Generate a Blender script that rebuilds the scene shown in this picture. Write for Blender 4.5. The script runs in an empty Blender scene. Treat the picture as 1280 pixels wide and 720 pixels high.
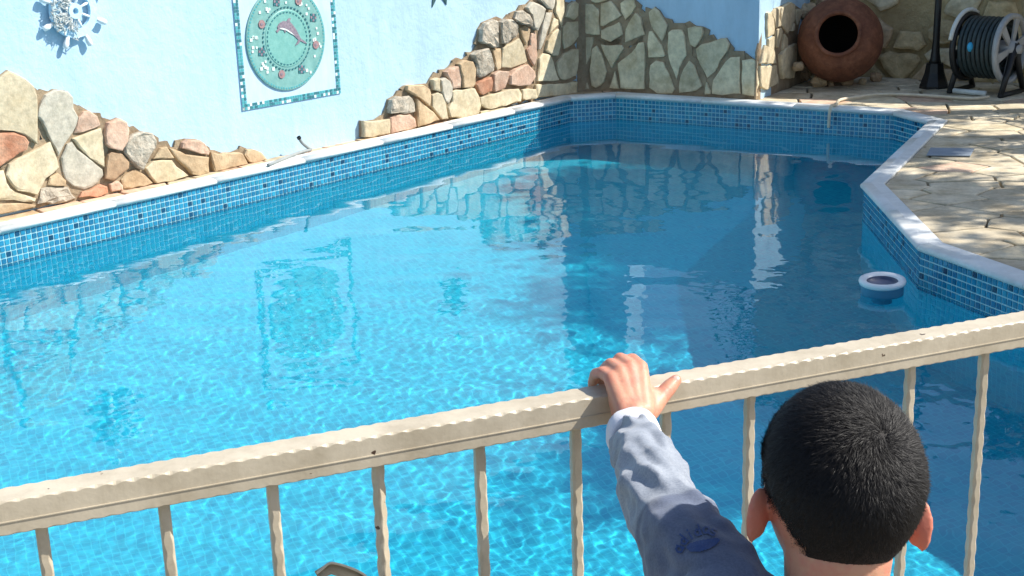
import bpy, bmesh, math, random
import numpy as np
from mathutils import Vector, Matrix, noise, geometry
from mathutils.bvhtree import BVHTree

random.seed(7); rng = np.random.default_rng(7)
R = math.radians
SC = bpy.context.scene
COL = SC.collection

# ------------------------------------------------------------------ camera
CAM_H, FPX, PITCH, ROLL = 1.5, 1700.0, math.degrees(math.atan(500/1700)), -1.9
_th, _ro = R(PITCH), R(ROLL)
FW = Vector((0, math.cos(_th), -math.sin(_th)))
_r0 = Vector((1, 0, 0)); _u0 = _r0.cross(FW)
RT = _r0*math.cos(_ro) + _u0*math.sin(_ro)
UP = -_r0*math.sin(_ro) + _u0*math.cos(_ro)
CAM = Vector((0, 0, CAM_H))
cd = bpy.data.cameras.new('camera'); co = bpy.data.objects.new('camera', cd); COL.objects.link(co)
cd.sensor_width = 36; cd.lens = FPX/1280*36; cd.clip_start = .05; cd.clip_end = 500
m3 = Matrix((RT, UP, -FW)).transposed(); m4 = m3.to_4x4(); m4.translation = CAM
co.matrix_world = m4
SC.camera = co

# ------------------------------------------------------------------ light
SUN_AZ, SUN_EL = 2.0, 44.0
SUND = Vector((math.cos(R(SUN_EL))*math.cos(R(SUN_AZ)), math.cos(R(SUN_EL))*math.sin(R(SUN_AZ)), math.sin(R(SUN_EL))))
w = bpy.data.worlds.new('World'); SC.world = w; w.use_nodes = True
wn = w.node_tree; sky = wn.nodes.new('ShaderNodeTexSky'); sky.sky_type = 'NISHITA'; sky.sun_disc = False
sky.sun_elevation = R(SUN_EL); sky.sun_rotation = R(90-SUN_AZ)
wn.links.new(sky.outputs[0], wn.nodes['Background'].inputs[0]); wn.nodes['Background'].inputs[1].default_value = .12
sl = bpy.data.lights.new('sun', 'SUN'); sl.energy = 4.9; sl.angle = R(.5); sl.color = (1, .955, .88)
sl.cycles.is_caustics_light = True
so = bpy.data.objects.new('sun', sl); COL.objects.link(so)
so.rotation_euler = (-SUND).to_track_quat('-Z', 'Y').to_euler()
so.location = SUND*20
SC.view_settings.view_transform = 'Standard'; SC.view_settings.look = 'None'
SC.view_settings.exposure = .58; SC.view_settings.gamma = 1
SC.render.engine = 'CYCLES'; SC.cycles.use_denoising = True
SC.cycles.max_bounces = 10; SC.cycles.transmission_bounces = 8

# ------------------------------------------------------------------ helpers
def ray(px, py):
    return (FW*FPX + RT*(px-640) - UP*(py-360))
def on_z(px, py, z):
    d = ray(px, py); return CAM + d*((z-CAM_H)/d.z)
def at(px, py, depth):
    return CAM + ray(px, py)*(depth/FPX)
def on_plane(px, py, p0, n):
    d = ray(px, py); return CAM + d*((p0-CAM).dot(n)/d.dot(n))
def depth_of(P): return (P-CAM).dot(FW)

def tag(o, label=None, cat=None, group=None, kind=None):
    if label: o['label'] = label
    if cat: o['category'] = cat
    if group: o['group'] = group
    if kind: o['kind'] = kind
    return o
def link(name, me, parent=None):
    o = bpy.data.objects.new(name, me); COL.objects.link(o)
    if parent is not None: o.parent = parent
    return o
def empty(name, loc=(0, 0, 0)):
    o = bpy.data.objects.new(name, None); COL.objects.link(o); o.location = loc; o.empty_display_size = .1
    return o
def mesh(name, v, f, mat, parent=None, smooth=False):
    me = bpy.data.meshes.new(name)
    if parent is not None:
        off = Vector(root_loc(parent)); v = [Vector(p)-off for p in v]
    me.from_pydata([tuple(p) for p in v], [], [tuple(q) for q in f])
    if mat is not None: me.materials.append(mat)
    if smooth: me.polygons.foreach_set('use_smooth', [True]*len(me.polygons))
    me.update()
    return link(name, me, parent)
def root_loc(o):
    l = Vector((0, 0, 0))
    while o is not None: l += o.location; o = o.parent
    return l

class MB:
    """collects shapes into one mesh"""
    def __init__(s): s.v = []; s.f = []
    def add(s, v, f):
        b = len(s.v); s.v += [Vector(p) for p in v]; s.f += [tuple(i+b for i in q) for q in f]
    def box(s, c, ax, ay, az):
        c, ax, ay, az = Vector(c), Vector(ax), Vector(ay), Vector(az)
        v = [c+ax*i+ay*j+az*k for k in (-1, 1) for j in (-1, 1) for i in (-1, 1)]
        s.add(v, [(0, 2, 3, 1), (4, 5, 7, 6), (0, 1, 5, 4), (2, 6, 7, 3), (0, 4, 6, 2), (1, 3, 7, 5)])
    def tube(s, pts, rad, n=10, cap=True, closed=False):
        pts = [Vector(p) for p in pts]; m = len(pts)
        if not hasattr(rad, '__len__'): rad = [rad]*m
        t0 = (pts[1]-pts[0]).normalized(); a = t0.orthogonal().normalized(); v = []
        for i, p in enumerate(pts):
            if closed: t = (pts[(i+1) % m]-pts[i-1]).normalized()
            else: t = (pts[min(i+1, m-1)]-pts[max(i-1, 0)]).normalized()
            a = (a-t*a.dot(t)).normalized(); b = t.cross(a)
            for k in range(n):
                q = 2*math.pi*k/n; v.append(p+(a*math.cos(q)+b*math.sin(q))*rad[i])
        f = []
        rng_ = range(m if closed else m-1)
        for i in rng_:
            j = (i+1) % m
            for k in range(n): f.append((i*n+k, i*n+(k+1) % n, j*n+(k+1) % n, j*n+k))
        if cap and not closed:
            f.append(tuple(reversed(range(n)))); f.append(tuple(range((m-1)*n, m*n)))
        s.add(v, f)
    def lathe(s, o, axis, prof, n=32, ref=None):
        o = Vector(o); axis = Vector(axis).normalized()
        a = (Vector(ref) if ref else axis.orthogonal()); a = (a-axis*a.dot(axis)).normalized(); b = axis.cross(a)
        v = []; f = []
        for (r_, h) in prof:
            for k in range(n):
                q = 2*math.pi*k/n; v.append(o+axis*h+(a*math.cos(q)+b*math.sin(q))*max(r_, 1e-5))
        for i in range(len(prof)-1):
            for k in range(n): f.append((i*n+k, i*n+(k+1) % n, (i+1)*n+(k+1) % n, (i+1)*n+k))
        s.add(v, f)
    def ball(s, c, r_, nu=20, nv=12, M=None, fn=None):
        c = Vector(c); v = []; f = []
        rr = r_ if hasattr(r_, '__len__') else (r_, r_, r_)
        for i in range(nv+1):
            a = math.pi*i/nv
            for k in range(nu):
                q = 2*math.pi*k/nu
                u = Vector((math.sin(a)*math.cos(q), math.sin(a)*math.sin(q), math.cos(a)))
                p = fn(u) if fn else Vector((u.x*rr[0], u.y*rr[1], u.z*rr[2]))
                if M is not None: p = M @ p
                v.append(c+p)
        for i in range(nv):
            for k in range(nu): f.append((i*nu+k, (i+1)*nu+k, (i+1)*nu+(k+1) % nu, i*nu+(k+1) % nu))
        s.add(v, f)
    def prism(s, poly, d):
        n = len(poly); d = Vector(d)
        s.add([Vector(p) for p in poly]+[Vector(p)+d for p in poly],
              [tuple(range(n))[::-1], tuple(range(n, 2*n))]+[(i, (i+1) % n, n+(i+1) % n, n+i) for i in range(n)])
    def build(s, name, mat, parent=None, smooth=False):
        return mesh(name, s.v, s.f, mat, parent, smooth)

def bevel(o, wd=.003, seg=2):
    b = o.modifiers.new('bevel', 'BEVEL'); b.width = wd; b.segments = seg; b.limit_method = 'ANGLE'; return o

# ------------------------------------------------------------------ materials
def mat_new(name):
    m = bpy.data.materials.new(name); m.use_nodes = True
    return m, m.node_tree, m.node_tree.nodes['Principled BSDF']
def N(nt, t, **kw):
    n = nt.nodes.new(t)
    for k, v in kw.items():
        if k in n.inputs: n.inputs[k].default_value = v
        else: setattr(n, k, v)
    return n
def noisy(name, c1, c2, scale=8, rough=.7, bump=.2, bscale=None, detail=6, objvar=.0, c3=None, dist=.01, spec=.4, metal=0, fine=0):
    """two-tone noise colour with bump; objvar: random brightness per object"""
    m, nt, b = mat_new(name)
    tc = N(nt, 'ShaderNodeTexCoord')
    src = tc.outputs['Object']
    n1 = N(nt, 'ShaderNodeTexNoise', Scale=scale, Detail=detail, Roughness=.6); nt.links.new(src, n1.inputs['Vector'])
    cr = N(nt, 'ShaderNodeValToRGB'); cr.color_ramp.elements[0].position = .32; cr.color_ramp.elements[1].position = .68
    cr.color_ramp.elements[0].color = (*c1, 1); cr.color_ramp.elements[1].color = (*c2, 1)
    if c3:
        e = cr.color_ramp.elements.new(.5); e.color = (*c3, 1)
    nt.links.new(n1.outputs[0], cr.inputs[0]); colr = cr.outputs[0]
    wear = {'stone': .26, 'flags': .26, 'copin': .12, 'terra': .35, 'plast': .12}.get(name[:5], 0)
    if wear:      # blotches, pits and (on plaster) run-off streaks
        mp = N(nt, 'ShaderNodeMapping'); nt.links.new(src, mp.inputs[0])
        if name.startswith('plaster'): mp.inputs['Scale'].default_value = (1, 1, .22)
        n5 = N(nt, 'ShaderNodeTexNoise', Scale=scale*2.9, Detail=9, Roughness=.72); nt.links.new(mp.outputs[0], n5.inputs['Vector'])
        mr5 = N(nt, 'ShaderNodeMapRange'); mr5.inputs[1].default_value = .36; mr5.inputs[2].default_value = .62; mr5.inputs[3].default_value = 1-wear; mr5.inputs[4].default_value = 1+wear*.3
        nt.links.new(n5.outputs[0], mr5.inputs[0])
        hs5 = N(nt, 'ShaderNodeHueSaturation'); nt.links.new(mr5.outputs[0], hs5.inputs['Value']); nt.links.new(colr, hs5.inputs['Color']); colr = hs5.outputs[0]
    if objvar:
        oi = N(nt, 'ShaderNodeObjectInfo'); mr = N(nt, 'ShaderNodeMapRange'); mr.inputs[3].default_value = 1-objvar; mr.inputs[4].default_value = 1+objvar
        nt.links.new(oi.outputs['Random'], mr.inputs[0])
        hs = N(nt, 'ShaderNodeHueSaturation'); nt.links.new(mr.outputs[0], hs.inputs['Value']); nt.links.new(colr, hs.inputs['Color'])
        colr = hs.outputs[0]
    nt.links.new(colr, b.inputs['Base Color'])
    b.inputs['Roughness'].default_value = rough; b.inputs['Specular IOR Level'].default_value = spec; b.inputs['Metallic'].default_value = metal
    if bump:
        n2 = N(nt, 'ShaderNodeTexNoise', Scale=bscale or scale*4, Detail=8, Roughness=.65); nt.links.new(src, n2.inputs['Vector'])
        bp = N(nt, 'ShaderNodeBump', Strength=bump, Distance=dist); nt.links.new(n2.outputs[0], bp.inputs['Height'])
        nt.links.new(bp.outputs[0], b.inputs['Normal'])
    return m

M_plaster = noisy('plaster_blue', (.38, .565, .71), (.44, .62, .76), 1.6, .75, .6, 14, objvar=0, dist=.012)
M_panel = noisy('plaster_white', (.46, .62, .76), (.53, .68, .81), 6, .7, .25, 60, dist=.003)
M_cream = noisy('stone_cream', (.50, .41, .26), (.66, .57, .40), 9, .85, .5, 30, objvar=.10, dist=.008)
M_pale = noisy('stone_pale', (.44, .40, .31), (.58, .53, .43), 10, .85, .5, 34, objvar=.08, dist=.008)
M_pink = noisy('stone_pink', (.47, .29, .20), (.64, .47, .35), 8, .85, .7, 28, objvar=.10, dist=.012)
M_red = noisy('stone_red', (.42, .17, .09), (.58, .33, .21), 10, .85, .7, 28, objvar=.10, dist=.012)
M_tan = noisy('stone_tan', (.44, .30, .17), (.60, .46, .29), 8, .85, .6, 30, objvar=.10, dist=.01)
M_brown = noisy('stone_brown', (.30, .19, .11), (.45, .31, .19), 9, .85, .6, 30, objvar=.1, dist=.01)
M_rough = noisy('stone_rough', (.34, .29, .22), (.58, .52, .42), 16, .9, 1.0, 26, objvar=.08, dist=.02)
M_olive = noisy('stone_weathered', (.54, .43, .26), (.78, .67, .46), 7, .85, .5, 30, objvar=.14, dist=.008, c3=(.68, .58, .39))
M_rubble = noisy('stone_rubble', (.42, .31, .16), (.66, .52, .30), 7, .9, .9, 24, objvar=.22, dist=.02)
M_mortar = noisy('mortar', (.22, .16, .10), (.38, .29, .19), 14, .95, .8, 40, dist=.012)
M_mortar_y = noisy('mortar_yellow', (.32, .23, .11), (.54, .42, .23), 5, .95, 1.0, 18, dist=.03)
M_flag = noisy('flagstone', (.44, .35, .22), (.68, .59, .43), 6, .8, .5, 26, objvar=.2, dist=.006, c3=(.58, .49, .34))
M_flagp = noisy('flagstone_pink', (.55, .36, .24), (.68, .50, .36), 9, .8, .4, 30, objvar=.14, dist=.006)
M_joint = noisy('deck_joint', (.17, .14, .10), (.27, .23, .17), 9, .95, .5, 40)
M_coping = noisy('coping_white', (.66, .68, .66), (.76, .77, .75), 6, .5, .15, 60, objvar=.03, dist=.003)
M_grout = noisy('grout', (.34, .58, .64), (.42, .66, .71), 40, .6, 0)
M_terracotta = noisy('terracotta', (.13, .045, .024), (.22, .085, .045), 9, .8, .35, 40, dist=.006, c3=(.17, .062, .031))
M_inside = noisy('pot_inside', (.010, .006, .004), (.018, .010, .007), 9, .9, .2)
M_black = noisy('black_iron', (.008, .008, .008), (.016, .015, .014), 30, .45, .1)
M_blackp = noisy('black_plastic', (.010, .011, .012), (.018, .019, .02), 20, .45, .05)
M_greyp = noisy('grey_plastic', (.30, .31, .31), (.38, .39, .39), 20, .4, .05)
M_lightp = noisy('light_plastic', (.55, .57, .53), (.64, .66, .62), 20, .4, .05)
M_hosegrey = noisy('hose_teal_grey', (.018, .030, .032), (.04, .058, .058), 30, .5, .1)
M_bluep = noisy('blue_plastic', (.02, .30, .55), (.03, .36, .62), 10, .4, 0)
M_whitep = noisy('white_plastic', (.74, .76, .76), (.82, .83, .83), 20, .35, .03)
M_hosew = noisy('hose_cream', (.55, .47, .34), (.66, .58, .44), 20, .5, .05)
M_hoseg = noisy('hose_grey', (.20, .22, .22), (.30, .32, .31), 20, .5, .05)
M_lid = noisy('skimmer_lid', (.20, .24, .28), (.27, .31, .36), 8, .7, .15)
M_dark = noisy('dark_verdigris', (.03, .08, .09), (.06, .13, .14), 12, .5, .2)
M_ring = noisy('wheel_paint', (.42, .66, .84), (.55, .77, .90), 12, .6, .3, 50)
M_spoke = noisy('wheel_white', (.72, .78, .80), (.84, .88, .88), 14, .6, .3, 50)
M_net = noisy('net_rope', (.42, .47, .47), (.80, .82, .78), 60, .9, .6)
M_teal = noisy('glass_teal', (.15, .34, .32), (.23, .44, .41), 26, .45, .3, 90, dist=.003, c3=(.19, .39, .36))
M_tealin = noisy('glass_teal_light', (.15, .38, .34), (.22, .47, .42), 30, .45, .3, 90, dist=.003)
M_teald = noisy('glass_teal_dark', (.03, .15, .17), (.06, .22, .25), 40, .4, .2)
M_tealm = noisy('glass_teal_mid', (.07, .33, .36), (.11, .42, .44), 40, .4, .2)
M_rose = noisy('tile_rose', (.30, .17, .18), (.42, .27, .26), 60, .5, .2)
M_tilew = noisy('tile_white', (.66, .76, .72), (.74, .82, .78), 30, .5, .1)
M_dolphin = noisy('tile_dolphin', (.16, .14, .18), (.34, .27, .31), 90, .5, .2)
M_bark = noisy('bark', (.10, .075, .05), (.17, .13, .09), 12, .9, .9, 30)
M_leaf = noisy('leaf', (.035, .07, .02), (.07, .12, .035), 3, .6, 0, objvar=.1)
M_dry = noisy('dry_leaf', (.34, .26, .16), (.50, .40, .27), 14, .7, .3)
M_dryedge = noisy('dry_leaf_edge', (.55, .48, .36), (.66, .6, .48), 14, .6, .2)

def rail_mat():
    m, nt, b = mat_new('cream_paint')
    tc = N(nt, 'ShaderNodeTexCoord')
    n1 = N(nt, 'ShaderNodeTexNoise', Scale=14, Detail=9, Roughness=.7); nt.links.new(tc.outputs['Object'], n1.inputs[0])
    cr = N(nt, 'ShaderNodeValToRGB'); cr.color_ramp.elements[0].position = .35; cr.color_ramp.elements[1].position = .6; cr.color_ramp.elements[0].color = (.43, .365, .26, 1); cr.color_ramp.elements[1].color = (.57, .495, .37, 1)
    nt.links.new(n1.outputs[0], cr.inputs[0])
    n3 = N(nt, 'ShaderNodeTexNoise', Scale=48, Detail=4); nt.links.new(tc.outputs['Object'], n3.inputs[0])
    c2 = N(nt, 'ShaderNodeValToRGB'); c2.color_ramp.elements[0].position = .735; c2.color_ramp.elements[1].position = .75
    nt.links.new(n3.outputs[0], c2.inputs[0])
    mx = N(nt, 'ShaderNodeMixRGB'); nt.links.new(c2.outputs[0], mx.inputs[0]); nt.links.new(cr.outputs[0], mx.inputs[1]); mx.inputs[2].default_value = (.07, .04, .025, 1)
    nt.links.new(mx.outputs[0], b.inputs['Base Color']); b.inputs['Roughness'].default_value = .42
    n2 = N(nt, 'ShaderNodeTexNoise', Scale=160, Detail=3); nt.links.new(tc.outputs['Object'], n2.inputs[0])
    bp = N(nt, 'ShaderNodeBump', Strength=.12, Distance=.002); nt.links.new(n2.outputs[0], bp.inputs['Height']); nt.links.new(bp.outputs[0], b.inputs['Normal'])
    return m
M_rail = rail_mat()

def tile_mat():
    m, nt, b = mat_new('glass_mosaic')
    a = N(nt, 'ShaderNodeAttribute', attribute_name='tint'); nt.links.new(a.outputs['Color'], b.inputs['Base Color'])
    b.inputs['Roughness'].default_value = .18; b.inputs['Specular IOR Level'].default_value = .5
    return m
M_tile = tile_mat()
TP = .0268
def pool_mat():
    m, nt, b = mat_new('submerged_mosaic')
    uv = N(nt, 'ShaderNodeUVMap', uv_map='metres')
    br = N(nt, 'ShaderNodeTexBrick', offset=0.0, squash=1.0)
    br.inputs['Scale'].default_value = 1; br.inputs['Brick Width'].default_value = TP; br.inputs['Row Height'].default_value = TP
    br.inputs['Mortar Size'].default_value = .0019; br.inputs['Mortar Smooth'].default_value = .2; br.inputs['Bias'].default_value = -.15
    br.inputs['Color1'].default_value = (.008, .46, .61, 1); br.inputs['Color2'].default_value = (.005, .36, .545, 1); br.inputs['Mortar'].default_value = (.028, .53, .67, 1)
    nt.links.new(uv.outputs[0], br.inputs[0]); nt.links.new(br.outputs['Color'], b.inputs['Base Color'])
    b.inputs['Roughness'].default_value = .5
    return m
M_pool = pool_mat()
def water_mat():
    m, nt, b = mat_new('water')
    b.inputs['Base Color'].default_value = (.74, .98, 1, 1); b.inputs['Roughness'].default_value = 0; b.inputs['IOR'].default_value = 1.33
    b.inputs['Transmission Weight'].default_value = 1
    return m
M_water = water_mat()
def skin_mat():
    m, nt, b = mat_new('skin')
    tc = N(nt, 'ShaderNodeTexCoord'); n1 = N(nt, 'ShaderNodeTexNoise', Scale=40, Detail=4); nt.links.new(tc.outputs['Object'], n1.inputs[0])
    cr = N(nt, 'ShaderNodeValToRGB'); cr.color_ramp.elements[0].color = (.52, .25, .155, 1); cr.color_ramp.elements[1].color = (.62, .33, .215, 1)
    nt.links.new(n1.outputs[0], cr.inputs[0])
    n4 = N(nt, 'ShaderNodeTexNoise', Scale=75, Detail=3); nt.links.new(tc.outputs['Object'], n4.inputs[0])
    c4 = N(nt, 'ShaderNodeValToRGB'); c4.color_ramp.elements[0].position = .45; c4.color_ramp.elements[1].position = .7; nt.links.new(n4.outputs[0], c4.inputs[0])
    mx = N(nt, 'ShaderNodeMixRGB'); nt.links.new(c4.outputs[0], mx.inputs[0]); nt.links.new(cr.outputs[0], mx.inputs[1]); mx.inputs[2].default_value = (.56, .22, .15, 1)
    fa = N(nt, 'ShaderNodeAttribute', attribute_name='flush'); mx2 = N(nt, 'ShaderNodeMixRGB'); nt.links.new(fa.outputs['Fac'], mx2.inputs[0]); nt.links.new(mx.outputs[0], mx2.inputs[1]); mx2.inputs[2].default_value = (.55, .16, .10, 1)
    nt.links.new(mx2.outputs[0], b.inputs['Base Color'])
    b.inputs['Roughness'].default_value = .5; b.inputs['Subsurface Weight'].default_value = .35
    b.inputs['Subsurface Radius'].default_value = (1, .35, .2); b.inputs['Subsurface Scale'].default_value = .006
    n2 = N(nt, 'ShaderNodeTexNoise', Scale=260, Detail=3); nt.links.new(tc.outputs['Object'], n2.inputs[0])
    bp = N(nt, 'ShaderNodeBump', Strength=.3, Distance=.0012); nt.links.new(n2.outputs[0], bp.inputs['Height']); nt.links.new(bp.outputs[0], b.inputs['Normal'])
    return m
M_skin = skin_mat()
def cloth_mat(name, c1, c2, sc_=420):
    m, nt, b = mat_new(name)
    tc = N(nt, 'ShaderNodeTexCoord'); n1 = N(nt, 'ShaderNodeTexNoise', Scale=sc_, Detail=3, Roughness=.7); nt.links.new(tc.outputs['Object'], n1.inputs[0])
    n0 = N(nt, 'ShaderNodeTexNoise', Scale=22, Detail=4); nt.links.new(tc.outputs['Object'], n0.inputs[0])
    ad = N(nt, 'ShaderNodeMath', operation='ADD'); nt.links.new(n1.outputs[0], ad.inputs[0]); nt.links.new(n0.outputs[0], ad.inputs[1])
    hl = N(nt, 'ShaderNodeMath', operation='MULTIPLY'); nt.links.new(ad.outputs[0], hl.inputs[0]); hl.inputs[1].default_value = .5
    cr = N(nt, 'ShaderNodeValToRGB'); cr.color_ramp.elements[0].position = .36; cr.color_ramp.elements[1].position = .64
    cr.color_ramp.elements[0].color = (*c1, 1); cr.color_ramp.elements[1].color = (*c2, 1)
    nt.links.new(hl.outputs[0], cr.inputs[0]); nt.links.new(cr.outputs[0], b.inputs['Base Color'])
    b.inputs['Roughness'].default_value = .9; b.inputs['Sheen Weight'].default_value = .25
    bp = N(nt, 'ShaderNodeBump', Strength=.3, Distance=.0015); nt.links.new(n1.outputs[0], bp.inputs['Height']); nt.links.new(bp.outputs[0], b.inputs['Normal'])
    return m
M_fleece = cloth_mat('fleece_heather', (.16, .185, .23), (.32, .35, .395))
def darken_upper(m):
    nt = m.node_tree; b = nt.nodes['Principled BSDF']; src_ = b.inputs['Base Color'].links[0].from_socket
    ya = N(nt, 'ShaderNodeAttribute', attribute_name='upper_dark'); dk = N(nt, 'ShaderNodeMixRGB', blend_type='MULTIPLY'); nt.links.new(ya.outputs['Fac'], dk.inputs[0]); nt.links.new(src_, dk.inputs[1]); dk.inputs[2].default_value = (.36, .40, .52, 1)
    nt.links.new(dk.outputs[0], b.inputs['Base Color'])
darken_upper(M_fleece)
M_cuff = cloth_mat('cuff_white', (.66, .66, .72), (.78, .78, .82))
M_trouser = cloth_mat('trouser_navy', (.03, .04, .07), (.06, .07, .11))
M_shoe = cloth_mat('shoe_grey', (.10, .10, .11), (.18, .18, .19))
M_print = cloth_mat('print_blue', (.006, .030, .12), (.010, .045, .16))
M_scalp = noisy('scalp_dark', (.010, .008, .007), (.018, .014, .012), 60, .7, .3, 300)
def hair_mat():
    m, nt, b = mat_new('hair_black')
    b.inputs['Base Color'].default_value = (.009, .0075, .007, 1); b.inputs['Roughness'].default_value = .5; b.inputs['Specular IOR Level'].default_value = .24
    return m
M_hair = hair_mat()

# ------------------------------------------------------------------ pool outline (pixels of the tile top, z of coping underside)
ZB, ZT = .125, .165
def p2(v): return Vector((v[0], v[1]))
def line_x(a, b, c, d):
    r_ = b-a; s_ = d-c; k = r_.x*s_.y-r_.y*s_.x
    t = ((c-a).x*s_.y-(c-a).y*s_.x)/k; return a+r_*t
LA, LB = p2(on_z(0, 296, ZB)), p2(on_z(712, 128.5, ZB))
C2, C3 = p2(on_z(770, 124.8, ZB)), p2(on_z(1118, 147, ZB))
C4h = p2(on_z(1155, 156.7, ZB))
T1, T2 = p2(on_z(1163, 151, ZT)), p2(on_z(1079.5, 225, ZT))
C5 = p2(on_z(1080, 239, ZB)); C6 = p2(on_z(1151, 317.5, ZB)); C7h = p2(on_z(1280, 365, ZB))
C4 = line_x(C3, C4h, T1, T2+(T2-T1)*.1)
RA, RB = p2(on_z(0, 610, .93)), p2(on_z(1280, 388, .93))     # far top edge of the handrail
RD = (RB-RA).normalized(); RN = Vector((RD.y, -RD.x))        # towards the camera side
nearA = RA-RN*.36
C7 = line_x(C6, C7h, nearA, nearA+RD)
LD = (LB-LA).normalized()
L0 = LA-LD*2.4
NL = nearA + RD*((L0-nearA).dot(RD))
POOL = [L0, LB, C2, C3, C4, C5, C6, C7, NL]        # clockwise
NP = len(POOL)
def offset_poly(o):
    """corner points of the outline moved o towards the water"""
    out = []
    for i in range(NP):
        a, b, c = POOL[i-1], POOL[i], POOL[(i+1) % NP]
        d1 = (b-a).normalized(); d2 = (c-b).normalized()
        n1 = Vector((d1.y, -d1.x)); n2 = Vector((d2.y, -d2.x))
        if abs(d1.x*d2.y-d1.y*d2.x) < 1e-4: out.append(b+n1*o)
        else: out.append(line_x(a+n1*o, b+n1*o, b+n2*o, c+n2*o))
    return out
def inside(p, poly):
    r_ = False; j = len(poly)-1
    for i in range(len(poly)):
        a, b = poly[i], poly[j]
        if (a.y > p.y) != (b.y > p.y) and p.x < (b.x-a.x)*(p.y-a.y)/(b.y-a.y)+a.x: r_ = not r_
        j = i
    return r_

# ------------------------------------------------------------------ ground with the hole for the pool
G = 60
outer = [Vector((-G, -G, 0)), Vector((G, -G, 0)), Vector((G, G, 0)), Vector((-G, G, 0))]
hole = [Vector((p.x, p.y, 0)) for p in offset_poly(-.01)]
tris = geometry.tessellate_polygon([outer, hole])
allv = outer+hole
ground = mesh('ground', [(p.x, p.y, .128) for p in allv], [t if (allv[t[1]]-allv[t[0]]).cross(allv[t[2]]-allv[t[0]]).z > 0 else t[::-1] for t in tris], M_joint)
tag(ground, kind='structure')

# ------------------------------------------------------------------ pool basin
DEPTH = .85
basin = empty('pool_basin'); tag(basin, kind='structure')
def uvmesh(name, quads, mat, parent):
    """quads: list of (verts, uvs)"""
    v = []; f = []; uv = []
    for vs, us in quads:
        b = len(v); v += vs; f.append(tuple(range(b, b+len(vs)))); uv += us
    o = mesh(name, v, f, mat, parent)
    l = o.data.uv_layers.new(name='metres')
    for i, u in enumerate(uv): l.data[i].uv = u
    return o
fl = uvmesh('pool_floor', [([Vector((p.x, p.y, -DEPTH)) for p in reversed(POOL)], [(p.x*.92+p.y*.39, p.y*.92-p.x*.39) for p in reversed(POOL)])], M_pool, basin)
fl.cycles.is_caustics_receiver = True
ROWS = 7; ZTILE = ZB+.012-ROWS*TP
tile_cols = [(.016, .20, .35), (.022, .24, .39), (.014, .165, .31), (.026, .27, .41), (.018, .215, .37)]
for i in range(NP):
    a, b = POOL[i], POOL[(i+1) % NP]; d = (b-a); L = d.length; d = d/L; n = Vector((d.y, -d.x))
    wq = uvmesh('basin_wall', [([Vector((a.x, a.y, -DEPTH)), Vector((b.x, b.y, -DEPTH)), Vector((b.x, b.y, ZTILE)), Vector((a.x, a.y, ZTILE))][::-1],
                                 [(0, -DEPTH), (L, -DEPTH), (L, ZTILE), (0, ZTILE)][::-1])], M_pool, basin)
    wq.cycles.is_caustics_receiver = True
    g = mesh('grout_band', [(a.x, a.y, ZTILE), (b.x, b.y, ZTILE), (b.x, b.y, ZB+.02), (a.x, a.y, ZB+.02)], [(3, 2, 1, 0)], M_grout, basin)
    nt_ = max(1, round(L/TP)); pw = L/nt_; mb = MB(); cols = []
    e = .0027; dep = .003
    for k in range(nt_):
        for r_ in range(ROWS):
            x0, x1 = k*pw+e, (k+1)*pw-e; z1 = ZB+.010-r_*TP-e; z0 = ZB+.010-(r_+1)*TP+e
            P = lambda x, z, h: Vector((a.x+d.x*x+n.x*h, a.y+d.y*x+n.y*h, z))
            j = random.uniform(0, .0006)
            v = [P(x0, z0, 0), P(x1, z0, 0), P(x1, z1, 0), P(x0, z1, 0), P(x0+.0006, z0+.0006, dep+j), P(x1-.0006, z0+.0006, dep), P(x1-.0006, z1-.0006, dep+j), P(x0+.0006, z1-.0006, dep)]
            mb.add(v, [(7, 6, 5, 4), (0, 4, 5, 1), (1, 5, 6, 2), (2, 6, 7, 3), (3, 7, 4, 0)])
            c = random.choice(tile_cols)
            if random.random() < .055: c = (.006, .06, .13)
            f_ = random.uniform(.85, 1.15); cols += [(c[0]*f_, c[1]*f_, c[2]*f_, 1)]*20
    o = mb.build('mosaic_band', M_tile, basin); tag(o, kind='stuff')
    ca = o.data.color_attributes.new('tint', 'FLOAT_COLOR', 'CORNER')
    ca.data.foreach_set('color', np.array(cols, dtype=np.float32).ravel())
    for q in (o, g): q.cycles.is_caustics_receiver = True

# coping stones, mitred at the corners
prof = [(-.085, ZB+.002), (-.085, ZT-.004), (-.082, ZT), (-.03, ZT+.001), (.004, ZT-.002), (.014, ZT-.006), (.018, ZT-.013), (.017, ZT-.021), (.011, ZT-.027), (.004, ZT-.028)]
OFFS = {}
for o_, z_ in prof: OFFS[o_] = offset_poly(o_)
COPE = []
for i in range(NP):
    L = (POOL[(i+1) % NP]-POOL[i]).length; k = max(1, round(L/.62))
    for j in range(k):
        g0 = .0015/L if j else .0008/L
        s0, s1 = j/k+g0, (j+1)/k-g0
        v = []
        dz = random.uniform(-.0015, .0015)
        for s in (s0, s1):
            for o_, z_ in prof:
                A, B = OFFS[o_][i], OFFS[o_][(i+1) % NP]; p = A.lerp(B, s); v.append(Vector((p.x, p.y, z_+dz)))
        m_ = len(prof)
        f = [(q, q+1, m_+q+1, m_+q) for q in range(m_-1)]+[(m_-1, 0, m_, 2*m_-1)]+[tuple(range(m_))[::-1], tuple(range(m_, 2*m_))]
        c = mesh('coping_stone', v, f, M_coping, basin); c.data.polygons.foreach_set('use_smooth', [2 < q < m_-1 for q in range(len(f))]); COPE.append(c)

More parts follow.
